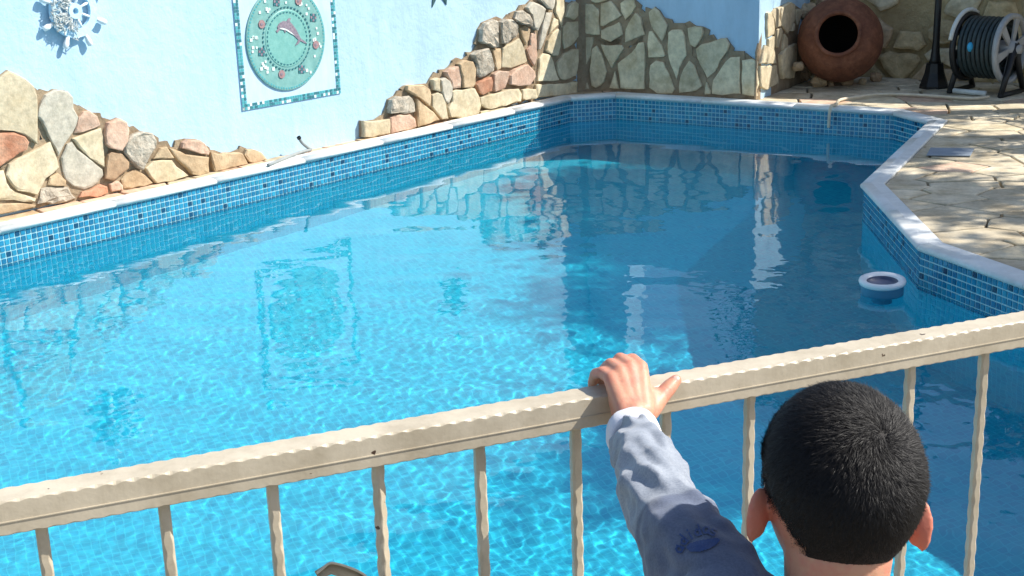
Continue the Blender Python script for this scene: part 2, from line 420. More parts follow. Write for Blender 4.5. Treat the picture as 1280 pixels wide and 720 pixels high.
# ------------------------------------------------------------------ water, rippled
XS = [p.x for p in POOL]; YS = [p.y for p in POOL]
st = .0075
gx = np.arange(min(XS)-.05, max(XS)+.05, st); gy = np.arange(min(YS)-.05, max(YS)+.05, st)
X, Y = np.meshgrid(gx, gy); Z = np.zeros_like(X)
near = np.clip((8.2-Y-.3*X)/4.2, 0.10, 1)          # breeze: rippled near side, calm far corner
patch = .75+.35*np.sin(X*1.1+Y*.7)*np.sin(Y*.9-X*.6+1)
for i in range(70):
    Lw = rng.uniform(.026, .085); a = rng.uniform(0, 2*math.pi)
    Z += near*patch*.00031*Lw*np.sin((X*math.cos(a)+Y*math.sin(a))*2*math.pi/Lw+rng.uniform(0, 6.28))
for i in range(26):
    Lw = rng.uniform(.12, .6); a = rng.normal(1.45, .5)
    Z += .00050*Lw*(0.35+.65*near)*np.sin((X*math.cos(a)+Y*math.sin(a))*2*math.pi/Lw+rng.uniform(0, 6.28))
ny, nx = X.shape; big = offset_poly(-.02)
def inside_np(X, Y, poly):
    r_ = np.zeros(X.shape, bool); j = len(poly)-1
    for i in range(len(poly)):
        a, b = poly[i], poly[j]
        with np.errstate(divide='ignore', invalid='ignore'):
            c = ((a.y > Y) != (b.y > Y)) & (X < (b.x-a.x)*(Y-a.y)/(b.y-a.y)+a.x)
        r_ ^= c; j = i
    return r_
ins = inside_np(X+st/2, Y+st/2, big)[:-1, :-1]
idx = np.arange(nx*ny).reshape(ny, nx)
F = np.stack([idx[:-1, :-1], idx[:-1, 1:], idx[1:, 1:], idx[1:, :-1]], -1)[ins]
used = np.unique(F); remap = -np.ones(nx*ny, int); remap[used] = np.arange(len(used)); F = remap[F]
V = np.stack([X, Y, Z], -1).reshape(-1, 3)[used]
me = bpy.data.meshes.new('water'); me.from_pydata(V.tolist(), [], F.tolist()); me.materials.append(M_water)
me.polygons.foreach_set('use_smooth', [True]*len(F)); me.update()
water = link('water', me); tag(water, kind='structure'); water.cycles.is_caustics_caster = True

# ------------------------------------------------------------------ walls
WA, WB = p2(on_z(0, 268.5, ZT)), p2(on_z(671, 123.5, ZT))
WD = (WB-WA).normalized(); WN = Vector((WD.y, -WD.x))       # faces the pool
BA, BB = p2(on_z(776, 113.5, ZT)), p2(on_z(935, 122.5, ZT))
WC = line_x(WA, WB, BA, BB)
BD = (BB-BA).normalized(); BN = Vector((BD.y, -BD.x))
POST = p2(on_z(946, 122.8, ZT)); POST = WC+BD*((POST-WC).dot(BD))
SE = p2(on_z(1004, 99, ZT)); SD = (SE-POST).normalized(); SN = Vector((SD.y, -SD.x))
VA, VB = Vector((2.12, 9.74)), Vector((3.40, 9.00)); VD = (VB-VA).normalized(); VN = Vector((VD.y, -VD.x))
def V3(p, z=0): return Vector((p.x, p.y, z))
def wall_body(name, a, b, n, h, th, mat, parent, holes=(), z0=.06):
    """slab from a to b, faces n, grid so that openings are real"""
    d = (b-a); L = d.length; d = d/L
    ss = sorted({0, L} | {h_[0] for h_ in holes} | {h_[1] for h_ in holes}); zs = sorted({z0, h} | {h_[2] for h_ in holes} | {h_[3] for h_ in holes})
    bm = bmesh.new(); off = root_loc(parent); grid = {}
    def vv(i, j, k):
        if (i, j, k) not in grid:
            p = a+d*ss[i]-n*(th*k); grid[i, j, k] = bm.verts.new(Vector((p.x, p.y, zs[j]))-off)
        return grid[i, j, k]
    solid = {}
    for i in range(len(ss)-1):
        for j in range(len(zs)-1):
            cs, cz = (ss[i]+ss[i+1])/2, (zs[j]+zs[j+1])/2
            solid[i, j] = not any(h_[0] < cs < h_[1] and h_[2] < cz < h_[3] for h_ in holes)
    for (i, j), s in solid.items():
        if not s: continue
        bm.faces.new((vv(i, j, 0), vv(i+1, j, 0), vv(i+1, j+1, 0), vv(i, j+1, 0)))
        bm.faces.new((vv(i, j, 1), vv(i, j+1, 1), vv(i+1, j+1, 1), vv(i+1, j, 1)))
        if not solid.get((i-1, j)): bm.faces.new((vv(i, j, 0), vv(i, j+1, 0), vv(i, j+1, 1), vv(i, j, 1)))
        if not solid.get((i+1, j)): bm.faces.new((vv(i+1, j, 0), vv(i+1, j, 1), vv(i+1, j+1, 1), vv(i+1, j+1, 0)))
        if not solid.get((i, j-1)): bm.faces.new((vv(i, j, 0), vv(i, j, 1), vv(i+1, j, 1), vv(i+1, j, 0)))
        if not solid.get((i, j+1)): bm.faces.new((vv(i, j+1, 0), vv(i+1, j+1, 0), vv(i+1, j+1, 1), vv(i, j+1, 1)))
    bmesh.ops.recalc_face_normals(bm, faces=bm.faces)
    me = bpy.data.meshes.new(name); bm.to_mesh(me); me.materials.append(mat); return link(name, me, parent)

LW0 = WA-WD*2.6
left_wall = empty('garden_wall', V3(WA.lerp(WC, .5), .06)); tag(left_wall, 'sunlit light blue plastered wall with the ship wheel and dolphin mosaic', 'wall', 'blue plastered walls round the pool')
wall_body('plaster', LW0, WC+WD*.25, WN, 2.35, .25, M_plaster, left_wall)
hx0 = (p2(on_plane(780, 60, V3(WC), V3(BN)))-WC).dot(BD)
back_wall = empty('garden_wall', V3(WC.lerp(POST, .5), .06)); tag(back_wall, 'shaded blue plastered wall clad with tall weathered stone slabs', 'wall', 'blue plastered walls round the pool')
wall_body('plaster', WC+BD*.02, POST, BN, 2.3, .22, M_plaster, back_wall, holes=[(hx0, (POST-WC-BD*.02).length+.01, 1.10, 2.31)])
side_wall = empty('garden_wall', V3(POST.lerp(SE, .5), .06)); tag(side_wall, 'short sunlit wall return with narrow cream slabs beside the clay pot', 'wall', 'blue plastered walls round the pool')
wall_body('plaster', POST+SD*.225, SE+SD*.1, SN, 1.098, .3, M_plaster, side_wall)
far_wall = empty('stone_wall', V3(VA.lerp(VB, .5), .06)); tag(far_wall, 'shaded yellow rubble stone wall behind the lamp post and hose reel', 'wall')
wall_body('masonry', VA-VD*.3, VB+VD*1.6, VN, 2.2, .35, M_mortar_y, far_wall)

def densify(poly, step, jit):
    out = []
    n = len(poly)
    for i in range(n):
        a, b = poly[i], poly[(i+1) % n]; k = max(1, int(round((b-a).length/step)))
        for j in range(k):
            p = a.lerp(b, j/k)
            if j: p = p+Vector((random.uniform(-jit, jit), random.uniform(-jit, jit)))
            out.append(p)
    return out
def stone_mesh(poly2, depth, frame, name, mat, parent, step=.06, jit=.004, rnd=.010, relief=.004, back=.0, smooth=False):
    """poly2: outline in the (s,t) plane of the frame (origin, s, t, n); a slab with rounded arrises and an uneven face"""
    O, S, T, Nn = frame
    area = sum(poly2[i].x*poly2[(i+1) % len(poly2)].y-poly2[(i+1) % len(poly2)].x*poly2[i].y for i in range(len(poly2)))
    if area < 0: poly2 = poly2[::-1]
    pl = densify(poly2, step, jit); n = len(pl)
    c = sum(pl, Vector((0, 0)))/n
    r_ = min((p-c).length for p in pl); k1 = max(.55, 1-rnd*.45/r_); k2 = max(.35, 1-rnd*1.3/r_)
    tx, ty = random.uniform(-1, 1)*relief, random.uniform(-1, 1)*relief
    sz = max((p-c).length for p in pl)
    def P(p, h):
        q = p-c; return O+S*p.x+T*p.y+Nn*(h+(q.x*tx+q.y*ty)/sz)
    v = [P(p, -back) for p in pl]+[P(p, depth-rnd*.9+random.uniform(-.3, .3)*relief) for p in pl]
    v += [P(c+(p-c)*k1, depth-rnd*.25+random.uniform(-.4, .4)*relief) for p in pl]
    v += [P(c+(p-c)*k2, depth+random.uniform(-.5, .5)*relief*(1 if relief > .009 else .2)) for p in pl]
    v += [P(c, depth+random.uniform(0, .6)*relief*(1 if relief > .009 else .1))]
    f = []
    for r0 in range(3):
        for i in range(n): f.append((r0*n+i, r0*n+(i+1) % n, (r0+1)*n+(i+1) % n, (r0+1)*n+i))
    for i in range(n): f.append((3*n+i, 3*n+(i+1) % n, 4*n))
    return mesh(name, v, f, mat, parent, smooth)
def stones_px(polys, tr, base, d, n, parent, fr_off, mats, depths, rough=()):
    """trace pixel outlines onto the wall plane; returns outlines in the wall frame"""
    sx, ox, oy = tr; n3 = V3(n); O = V3(base); S = V3(d); T = Vector((0, 0, 1)); outl = []
    for k, poly in polys.items():
        m_, dep = mats[k], depths.get(k, .032)*random.uniform(.9, 1.1)
        p0 = O+n3*(dep*.8)
        pts = []
        for (x, y) in poly:
            P = on_plane(ox+x/sx, oy+y/sx, p0, n3); q = P-O; pts.append(Vector((q.dot(S), max(q.z, .13))))
        rg = m_ is M_rough
        stone_mesh(pts, dep, (O, S, T, n3), 'stone', m_, parent, .045, .005 if not rg else .008, .0055 if not rg else .012, .006 if not rg else .013)
        outl.append(pts)
    return outl
def mortar_bed(outl, base, d, n, parent, grow=.032, dep=.012, mat=None, reach=.055):
    O = V3(base); S = V3(d); n3 = V3(n); mb = MB()
    for i, pts in enumerate(outl):
        c = sum(pts, Vector((0, 0)))/len(pts); h = dep+(i % 9)*.0007
        q = []
        for p in densify(pts, .03, .001):
            w_ = p+(p-c).normalized()*grow
            inner = any(o2 is not pts and (inside(w_, o2) or min((w_-o2[k].lerp(o2[(k+1) % len(o2)], t_)).length for k in range(len(o2)) for t_ in (0, .25, .5, .75)) < reach) for o2 in outl)
            q.append(w_ if inner else p+(p-c).normalized()*.002)
        q = [Vector((p.x, max(p.y, .125))) for p in q]
        m_ = len(q)
        mb.add([O+S*p.x+Vector((0, 0, p.y))+n3*.0005 for p in q]+[O+S*p.x+Vector((0, 0, p.y))+n3*h for p in q]+[O+S*c.x+Vector((0, 0, c.y))+n3*h],
               [(k, (k+1) % m_, m_+(k+1) % m_, m_+k) for k in range(m_)]+[(m_+k, m_+(k+1) % m_, 2*m_) for k in range(m_)])
    o = mb.build('mortar', mat or M_mortar, parent); return tag(o, kind='stuff')

cr_, pa, pk, rd, tn, bn, rg, ol = M_cream, M_pale, M_pink, M_red, M_tan, M_brown, M_rough, M_olive
A = {1: [(-90, 80), (0, 60), (40, 30), (75, 45), (150, 100), (165, 140), (165, 360), (110, 320), (60, 302), (0, 298), (-90, 290)],
     2: [(190, 165), (205, 140), (250, 115), (300, 122), (325, 150), (330, 200), (352, 240), (325, 310), (290, 360), (265, 415), (235, 355), (205, 290), (168, 235)],
     4: [(355, 240), (375, 215), (400, 210), (435, 235), (450, 275), (425, 288), (370, 308), (335, 312)],
     5: [(-80, 315), (60, 308), (110, 327), (128, 352), (118, 385), (60, 420), (0, 462), (-80, 480)],
     6: [(40, 450), (110, 410), (225, 350), (240, 385), (265, 465), (240, 490), (205, 515), (165, 590), (80, 570), (55, 545), (25, 500)],
     7: [(-60, 492), (15, 478), (12, 505), (46, 560), (75, 582), (160, 604), (155, 618), (60, 611), (0, 612), (-60, 618)],
     8: [(-60, 632), (0, 630), (100, 626), (160, 634), (155, 642), (80, 660), (0, 676), (-60, 690)],
     9: [(275, 420), (300, 360), (320, 350), (345, 385), (400, 425), (460, 475), (465, 500), (440, 535), (380, 565), (330, 550), (295, 520), (283, 480)],
     10: [(325, 335), (370, 318), (455, 288), (465, 330), (470, 465), (430, 440), (380, 400), (350, 370)],
     11: [(478, 290), (490, 265), (540, 245), (570, 262), (578, 300), (570, 350), (545, 390), (500, 380), (478, 360)],
     12: [(485, 410), (500, 395), (550, 405), (582, 440), (580, 470), (540, 500), (510, 525), (470, 515), (475, 460)],
     13: [(570, 345), (600, 318), (640, 303), (690, 312), (705, 345), (705, 375), (680, 410), (645, 478), (615, 465), (590, 435), (560, 400), (557, 375)],
     14: [(545, 520), (560, 500), (605, 472), (650, 500), (685, 535), (650, 550), (590, 562), (560, 560)],
     15: [(215, 545), (225, 510), (258, 490), (295, 525), (295, 548)],
     16: [(170, 630), (190, 560), (215, 555), (310, 553), (345, 605), (300, 620), (230, 632)],
     17: [(355, 600), (370, 575), (400, 570), (450, 540), (482, 552), (485, 578), (430, 600)],
     18: [(492, 540), (530, 525), (550, 545), (553, 568), (502, 575)]}
Am = {1: cr_, 2: pa, 4: pk, 5: rd, 6: cr_, 7: cr_, 8: tn, 9: pa, 10: cr_, 11: pk, 12: bn, 13: rg, 14: tn, 15: tn, 16: rg, 17: rd, 18: pk}
Bp = {1: [(70, 282), (120, 205), (165, 195), (215, 277)],
      2: [(10, 350), (60, 300), (100, 293), (200, 293), (235, 340), (320, 405), (255, 425), (190, 450), (90, 460), (45, 410)],
      3: [(180, 205), (260, 228), (300, 250), (400, 262), (470, 270), (472, 385), (400, 400), (350, 395), (280, 320), (215, 255)],
      4: [(285, 165), (320, 140), (400, 145), (440, 170), (475, 230), (472, 254), (410, 246), (310, 212), (275, 205)],
      5: [(486, 235), (560, 250), (690, 235), (715, 245), (755, 320), (700, 330), (620, 350), (580, 365), (510, 375), (495, 320)],
      6: [(730, 255), (745, 215), (800, 215), (850, 235), (890, 285), (850, 300), (790, 318), (760, 302)]}
Bm = {1: tn, 2: cr_, 3: tn, 4: pk, 5: tn, 6: tn}
Cp = {1: [(80, 505), (130, 508), (258, 490), (262, 520), (258, 590), (135, 618), (82, 618)],
      2: [(262, 420), (275, 360), (320, 335), (400, 330), (425, 350), (440, 385), (440, 442), (410, 452), (330, 449), (262, 452)],
      3: [(265, 482), (300, 462), (400, 460), (430, 490), (438, 545), (380, 570), (268, 590)],
      4: [(380, 290), (385, 262), (490, 255), (535, 285), (545, 320), (535, 400), (490, 365), (430, 326)],
      5: [(447, 352), (500, 397), (560, 444), (602, 497), (540, 520), (450, 545)],
      6: [(550, 325), (590, 308), (620, 320), (640, 370), (657, 470), (663, 490), (622, 494), (583, 450), (552, 405)],
      7: [(560, 220), (590, 205), (606, 215), (602, 260), (610, 302), (565, 290)],
      8: [(614, 220), (640, 205), (675, 230), (692, 270), (688, 330), (665, 385), (642, 368), (622, 300)],
      9: [(645, 165), (690, 135), (735, 125), (752, 160), (755, 278), (694, 282), (684, 240), (652, 195)],
      10: [(738, 110), (790, 85), (840, 95), (858, 150), (850, 250), (830, 272), (765, 276), (760, 200)],
      11: [(693, 302), (720, 288), (845, 280), (875, 340), (885, 400), (870, 455), (760, 490), (680, 480), (664, 412), (692, 372)],
      12: [(835, 45), (870, 20), (945, 0), (960, 30), (990, 120), (990, 160), (950, 181), (888, 207), (862, 188), (860, 110)],
      13: [(858, 252), (880, 232), (960, 200), (970, 230), (966, 298), (907, 326), (882, 308)],
      16: [(978, 182), (1010, 155), (1082, 162), (1078, 220), (1058, 278), (988, 303), (978, 230)],
      17: [(1090, 190), (1130, 148), (1210, 114), (1260, 160), (1270, 200), (1230, 262), (1150, 262), (1094, 252)],
      18: [(890, 345), (960, 320), (1070, 290), (1150, 282), (1168, 320), (1163, 368), (1060, 400), (950, 425), (890, 390)],
      19: [(1178, 290), (1218, 280), (1268, 285), (1268, 350), (1200, 360), (1182, 350)],
      20: [(890, 440), (930, 430), (1050, 412), (1110, 405), (950, 455), (892, 462)]}
Cm = {1: cr_, 2: rg, 3: pk, 4: tn, 5: tn, 6: cr_, 7: cr_, 8: pa, 9: pk, 10: tn, 11: cr_, 12: rg, 13: rd, 16: pk, 17: pk, 18: cr_, 19: cr_, 20: cr_}
Dp = {1: [(10, 340), (20, 240), (50, 190), (120, 160), (150, 170), (158, 250), (158, 380), (100, 388), (70, 360)],
      2: [(163, 180), (200, 155), (270, 160), (310, 200), (320, 270), (300, 305), (220, 360), (187, 358), (167, 290)],
      3: [(290, 150), (310, 95), (360, 85), (410, 120), (428, 180), (418, 218), (360, 203), (310, 180)],
      4: [(385, 60), (430, 15), (480, 35), (535, 75), (510, 160), (470, 250), (443, 228), (424, 120)],
      5: [(328, 232), (370, 209), (408, 240), (398, 320), (375, 370), (348, 310)],
      6: [(102, 402), (172, 394), (164, 565), (132, 575), (117, 480)],
      7: [(182, 394), (320, 314), (345, 362), (383, 502), (330, 532), (250, 556), (173, 552)],
      8: [(418, 272), (455, 264), (463, 330), (468, 460), (440, 540), (402, 480), (382, 402), (408, 370)],
      9: [(480, -60), (620, -50), (600, 60), (585, 82), (542, 60), (492, 5)],
      10: [(538, 102), (588, 102), (560, 220), (492, 405), (482, 400), (498, 260)],
      21: [(510, 435), (560, 445), (580, 455), (650, 655), (468, 665), (484, 475)],
      22: [(590, 272), (640, 234), (663, 252), (662, 380), (638, 456), (602, 456), (534, 413), (553, 330)],
      23: [(602, 145), (638, 163), (642, 200), (580, 258), (564, 276)],
      24: [(622, -50), (690, -50), (688, 100), (672, 224), (643, 160), (614, 100)],
      25: [(702, 138), (730, 40), (775, 10), (802, 30), (802, 130), (770, 165)],
      26: [(682, 222), (720, 178), (802, 174), (802, 298), (750, 365), (688, 400), (675, 330)],
      27: [(634, 510), (690, 434), (750, 404), (800, 400), (802, 500), (785, 620), (700, 654), (664, 648), (634, 570)],
      28: [(455, 694), (655, 684), (800, 670), (800, 760), (560, 790), (455, 800)]}
Dm = {1: rg, 2: rg, 3: rg, 4: pa, 5: tn, 6: tn, 7: cr_, 8: pk, 9: pa, 10: pa, 21: ol, 22: ol, 23: ol, 24: ol, 25: ol, 26: ol, 27: ol, 28: ol}
lo = stones_px(A, (3.6, 0, 80), WA, WD, WN, left_wall, 0, Am, {13: .05, 11: .045, 12: .04})
lo += stones_px(Bp, (5.818, 180, 150), WA, WD, WN, left_wall, 0, Bm, {k: .045 for k in Bp})
lo += stones_px(Cp, (5.536, 440, 60), WA, WD, WN, left_wall, 0, Cm, {k: .05 for k in Cp})
lo += stones_px(Dp, (6.545, 600, 0), WA, WD, WN, left_wall, 0, Dm, {1: .055, 2: .055, 3: .055, 4: .05, 9: .05, 10: .045})
mortar_bed(lo, WA, WD, WN, left_wall)
Fp = {1: [(100, 20), (200, 25), (240, 60), (246, 213), (180, 210), (115, 198)],
      2: [(250, 20), (310, 5), (340, 40), (378, 95), (330, 127), (270, 162), (250, 157), (248, 70)],
      3: [(190, 5), (230, -20), (290, -10), (285, 3), (220, 19)],
      4: [(372, 20), (400, 0), (455, 0), (465, 40), (440, 86), (402, 121), (378, 70)],
      5: [(254, 188), (330, 154), (363, 135), (386, 213), (310, 257), (252, 233)],
      6: [(467, 78), (500, 110), (522, 213), (460, 237), (398, 265), (404, 180), (442, 110)],
      7: [(545, 75), (580, 45), (610, 70), (662, 155), (647, 210), (630, 255), (602, 218), (562, 165)],
      8: [(545, 193), (566, 193), (626, 278), (648, 340), (638, 350), (546, 353), (538, 270)],
      9: [(668, 200), (690, 183), (750, 183), (767, 220), (777, 340), (733, 418), (715, 492), (694, 430), (664, 320)],
      10: [(784, 172), (830, 162), (873, 167), (882, 200), (850, 266), (830, 290), (799, 277)],
      11: [(834, 302), (870, 272), (960, 248), (1020, 235), (1042, 270), (1032, 310), (983, 378), (953, 442), (907, 480), (874, 420), (844, 360)],
      12: [(84, 260), (120, 229), (203, 229), (193, 340), (148, 438), (130, 475), (98, 380)],
      13: [(198, 302), (225, 280), (258, 340), (286, 440), (267, 508), (220, 542), (194, 528), (184, 430)],
      14: [(248, 274), (383, 279), (391, 300), (348, 368), (320, 420), (293, 370)],
      15: [(354, 392), (400, 354), (440, 324), (480, 264), (513, 259), (522, 330), (522, 548), (450, 548), (373, 543), (364, 460)],
      16: [(556, 402), (590, 373), (638, 383), (668, 450), (706, 550), (688, 576), (600, 577), (548, 538)],
      17: [(733, 502), (762, 422), (795, 374), (828, 402), (876, 530), (838, 558), (733, 572)],
      18: [(934, 542), (943, 492), (1002, 402), (1050, 353), (1107, 349), (1112, 577), (1000, 587), (934, 577)],
      19: [(1120, 372), (1178, 362), (1216, 378), (1216, 480), (1212, 592), (1121, 582)],
      22: [(305, 540), (338, 438), (348, 490), (362, 547)], 23: [(125, 540), (158, 468), (178, 547)],
      24: [(890, 570), (902, 505), (925, 560), (925, 580), (890, 582)]}
fo = stones_px(Fp, (4.923, 700, 0), WC, BD, BN, back_wall, 0, {k: ol for k in Fp}, {k: .028 for k in Fp})
mortar_bed(fo, WC, BD, BN, back_wall, .042, .010, None, .085)
m_ = MB(); m_.prism([V3(WC, .13), V3(WC-WD*.075+WN*.004, .13), V3(WC-WD*.04+WN*.022, .13), V3(WC+BD*.05+BN*.016, .13), V3(WC+BD*.085+BN*.004, .13)], (0, 0, .80)); m_.build('mortar', M_mortar, back_wall)
m_ = MB(); m_.prism([V3(WC+BD*.05+BN*.0005, .125), V3(WC+BD*.05+BN*.0092, .125), V3(POST+BN*.0092, .125), V3(POST+BN*.0005, .125)], (0, 0, .075)); m_.build('mortar_skirting', M_mortar, back_wall)
Gp = {1: [(340, 192), (400, 184), (440, 282), (458, 440), (448, 518), (348, 564), (338, 380)],
      2: [(412, 190), (450, 134), (540, 104), (517, 250), (556, 396), (474, 426), (454, 300)],
      3: [(564, 122), (620, 72), (700, 32), (763, 62), (767, 300), (700, 416), (657, 512), (594, 428), (546, 330), (550, 200)],
      4: [(350, 585), (448, 545), (456, 720), (440, 900), (360, 900)],
      5: [(463, 455), (558, 416), (576, 470), (530, 640), (505, 720), (472, 700)],
      6: [(722, 402), (767, 345), (772, 440), (740, 466), (712, 466)],
      7: [(782, 142), (876, 142), (838, 260), (800, 378), (779, 300)],
      8: [(598, 505), (638, 562), (650, 720), (600, 900), (575, 720)]}
sb = POST+SD*.0
go = stones_px(Gp, (12, 930, 0), sb, SD, SN, side_wall, 0, {k: cr_ for k in Gp}, {k: .03 for k in Gp})
Gq = {9: [(165, 457), (283, 452), (298, 578), (210, 622), (167, 600)], 10: [(167, 440), (200, 310), (262, 345), (278, 438)], 11: [(305, 380), (345, 330), (420, 300), (425, 400), (400, 540), (322, 548)]}
go += stones_px(Gq, (5.54, 920, 0), sb, SD, SN, side_wall, 0, {9: cr_, 10: cr_, 11: ol}, {k: .032 for k in Gq})
Gb = [on_plane(930+x/12, y/12, V3(sb)+V3(SN)*.01, V3(SN)) for x, y in ((335, 200), (450, 140), (700, 40), (870, 150), (800, 500), (1000, 1180), (350, 1480), (175, 1495), (190, 780))]
go2 = [Vector(((p-V3(sb)).dot(V3(SD)), max(p.z, .14))) for p in Gb]
mortar_bed([go2], sb, SD, SN, side_wall, .01, .012)

# rubble courses of the far wall
def voronoi(sites, bound, gap, aniso=1.0):
    """cells clipped to a convex bound, edges pulled in by gap"""
    cells = []
    S = [Vector((p.x, p.y*aniso)) for p in sites]
    for i, p in enumerate(S):
        poly = [Vector((q.x, q.y*aniso)) for q in bound]
        near_ = sorted(range(len(S)), key=lambda j: (S[j]-p).length_squared)[1:22]
        for j in near_:
            mid = (p+S[j])/2; nn = (S[j]-p).normalized(); out = []
            dd = [(q-mid).dot(nn)+gap/2 for q in poly]
            for k in range(len(poly)):
                a, b, da, db = poly[k], poly[(k+1) % len(poly)], dd[k], dd[(k+1) % len(poly)]
                if da <= 0: out.append(a)
                if (da < 0) != (db < 0): out.append(a.lerp(b, da/(da-db)))
            poly = out
            if len(poly) < 3: break
        cells.append([Vector((q.x, q.y/aniso)) for q in poly] if len(poly) >= 3 else None)
    return cells
def scatter(bound, r_, inside_fn=None, tries=3000):
    xs = [p.x for p in bound]; ys = [p.y for p in bound]; pts = []
    for _ in range(tries):
        p = Vector((random.uniform(min(xs), max(xs)), random.uniform(min(ys), max(ys))))
        if not inside(p, bound): continue
        if all((p-q).length > r_ for q in pts): pts.append(p)
    return pts
def scatter_a(bound, r_, an):
    b2 = [Vector((p.x, p.y*an)) for p in bound]; return [Vector((p.x, p.y/an)) for p in scatter(b2, r_)]
vl = (VB-VA).length+1.2
vb = [Vector((-.3, .135)), Vector((vl, .135)), Vector((vl, 1.6)), Vector((-.3, 1.6))]
vs = scatter_a(vb, .21, 1.7)
for p, c in zip(vs, voronoi(vs, vb, .03, 1.7)):
    if c is None or random.random() < .12: continue
    cc = sum(c, Vector((0, 0)))/len(c); k = random.uniform(.86, 1.0); c = [cc+(q-cc)*k for q in c]
    mm = random.choices([M_rubble, M_tan, M_olive], [7, 1, 2])[0]
    stone_mesh(c, random.uniform(.025, .06), (V3(VA), V3(VD), Vector((0, 0, 1)), V3(VN)), 'stone', mm, far_wall, .06, .010, .016, .010)

# the left cluster goes on past the picture's edge
ws_ = min(p.x for pl_ in lo for p in pl_)-.012
wb_ = [Vector((ws_-1.1, .135)), Vector((ws_, .135)), Vector((ws_, .74)), Vector((ws_-.35, .82)), Vector((ws_-1.1, .62))]
wsit = scatter(wb_, .17); ext = []
for p, c in zip(wsit, voronoi(wsit, wb_, .012)):
    if c is None: continue
    stone_mesh(c, random.uniform(.03, .05), (V3(WA), V3(WD), Vector((0, 0, 1)), V3(WN)), 'stone', random.choice([cr_, cr_, pa, tn, pk, rg]), left_wall, .045, .005, .0055, .006); ext.append(c)
mortar_bed(ext, WA, WD, WN, left_wall)

# ------------------------------------------------------------------ paving round the pool
deck = empty('paved_deck', (0, 0, .128)); tag(deck, kind='structure')
OUT = offset_poly(-.088)
def half_clip(poly, p, n):
    """keep the side where (q-p).n <= 0"""
    out = []
    dd = [(q-p).dot(n) for q in poly]
    for k in range(len(poly)):
        a, b, da, db = poly[k], poly[(k+1) % len(poly)], dd[k], dd[(k+1) % len(poly)]
        if da <= 0: out.append(a)
        if (da < 0) != (db < 0): out.append(a.lerp(b, da/(da-db)))
    return out
def bis(i):
    a, b, c = POOL[i-1], POOL[i], POOL[(i+1) % NP]
    d1 = (b-a).normalized(); d2 = (c-b).normalized()
    n1 = Vector((-d1.y, d1.x)); n2 = Vector((-d2.y, d2.x)); return (n1+n2).normalized()
def piece(i, far=4.0):
    j = (i+1) % NP; return [OUT[i], OUT[j], OUT[j]+bis(j)*far, OUT[i]+bis(i)*far]
nstone = 0
def pave(bound, size, mat_fn, an=1.0, gap=.014, ang=0.0):
    global nstone
    if len(bound) < 3: return
    ca, sa = math.cos(ang), math.sin(ang)
    rot = lambda p: Vector((p.x*ca+p.y*sa, -p.x*sa+p.y*ca)); inv = lambda p: Vector((p.x*ca-p.y*sa, p.x*sa+p.y*ca))
    bb = [rot(p) for p in bound]
    s_ = scatter_a(bb, size, an)
    for p, c in zip(s_, voronoi(s_, bb, gap, an)):
        if c is None: continue
        c = [inv(q) for q in c]
        stone_mesh(c, .028+random.uniform(-.002, .003), (Vector((0, 0, .128)), Vector((1, 0, 0)), Vector((0, 1, 0)), Vector((0, 0, 1))), 'paving_stone', mat_fn(), deck, .09, .004, .004, .0025)
        nstone += 1
flagm = lambda: random.choices([M_flag, M_flagp, M_cream], [8, .8, 1.5])[0]
stripm = lambda: random.choices([M_flagp, M_flag, M_tan], [4, 3, 2])[0]
# left strip between coping and wall
p0 = piece(0); p0 = half_clip(p0, WA+WN*.0, -WN); p0 = half_clip(p0, LA-LD*.9, -LD); pave(p0, .115, stripm, 1.0, .010)
p1 = half_clip(half_clip(piece(1), WC, -WN), WC, -BN); pave(p1, .10, stripm, 1, .01)
p2_ = half_clip(piece(2), WC+BN*.0, -BN)
pave(half_clip(p2_, POST, BD), .115, stripm, 1.0, .010)
pave(half_clip(half_clip(piece(2, 2.2), POST, -BD), VA, -VN), .22, flagm, 1.25, .014, -.4)
pave(half_clip(piece(3, 2.4), VA, -VN), .22, flagm, 1.2, .014, -.3)
q4 = half_clip(half_clip(piece(4, 4.0), VA, -VN), Vector((3.9, 0)), Vector((1, 0))); pave(q4, .225, flagm, 1.35, .014, -.15)
q5 = half_clip(piece(5, 3.4), Vector((3.6, 0)), Vector((1, 0))); pave(q5, .23, flagm, 1.4, .014, -.1)
q6 = half_clip(half_clip(piece(6, 3.0), Vector((3.0, 0)), Vector((1, 0))), Vector((0, 3.0)), Vector((0, -1))); pave(q6, .25, flagm, 1.4, .014, -.1)

lidp = [on_z(1158, 194, .163), on_z(1163, 185, .163), on_z(1218, 186, .163), on_z(1213, 195, .163)]
mb = MB(); mb.prism([p-Vector((0, 0, .004)) for p in lidp], (0, 0, .007)); lid = bevel(mb.build('skimmer_lid', M_lid), .003)
tag(lid, 'flat grey blue rectangular skimmer lid set in the paving', 'lid')

# ------------------------------------------------------------------ ornaments on the left wall
WN3, WD3 = V3(WN), V3(WD)
def wp(px, py, off=0): return on_plane(px, py, V3(WA)+WN3*off, WN3)
def wall_frame(px, py, off=0):
    return wp(px, py, off), WD3, Vector((0, 0, 1)), WN3
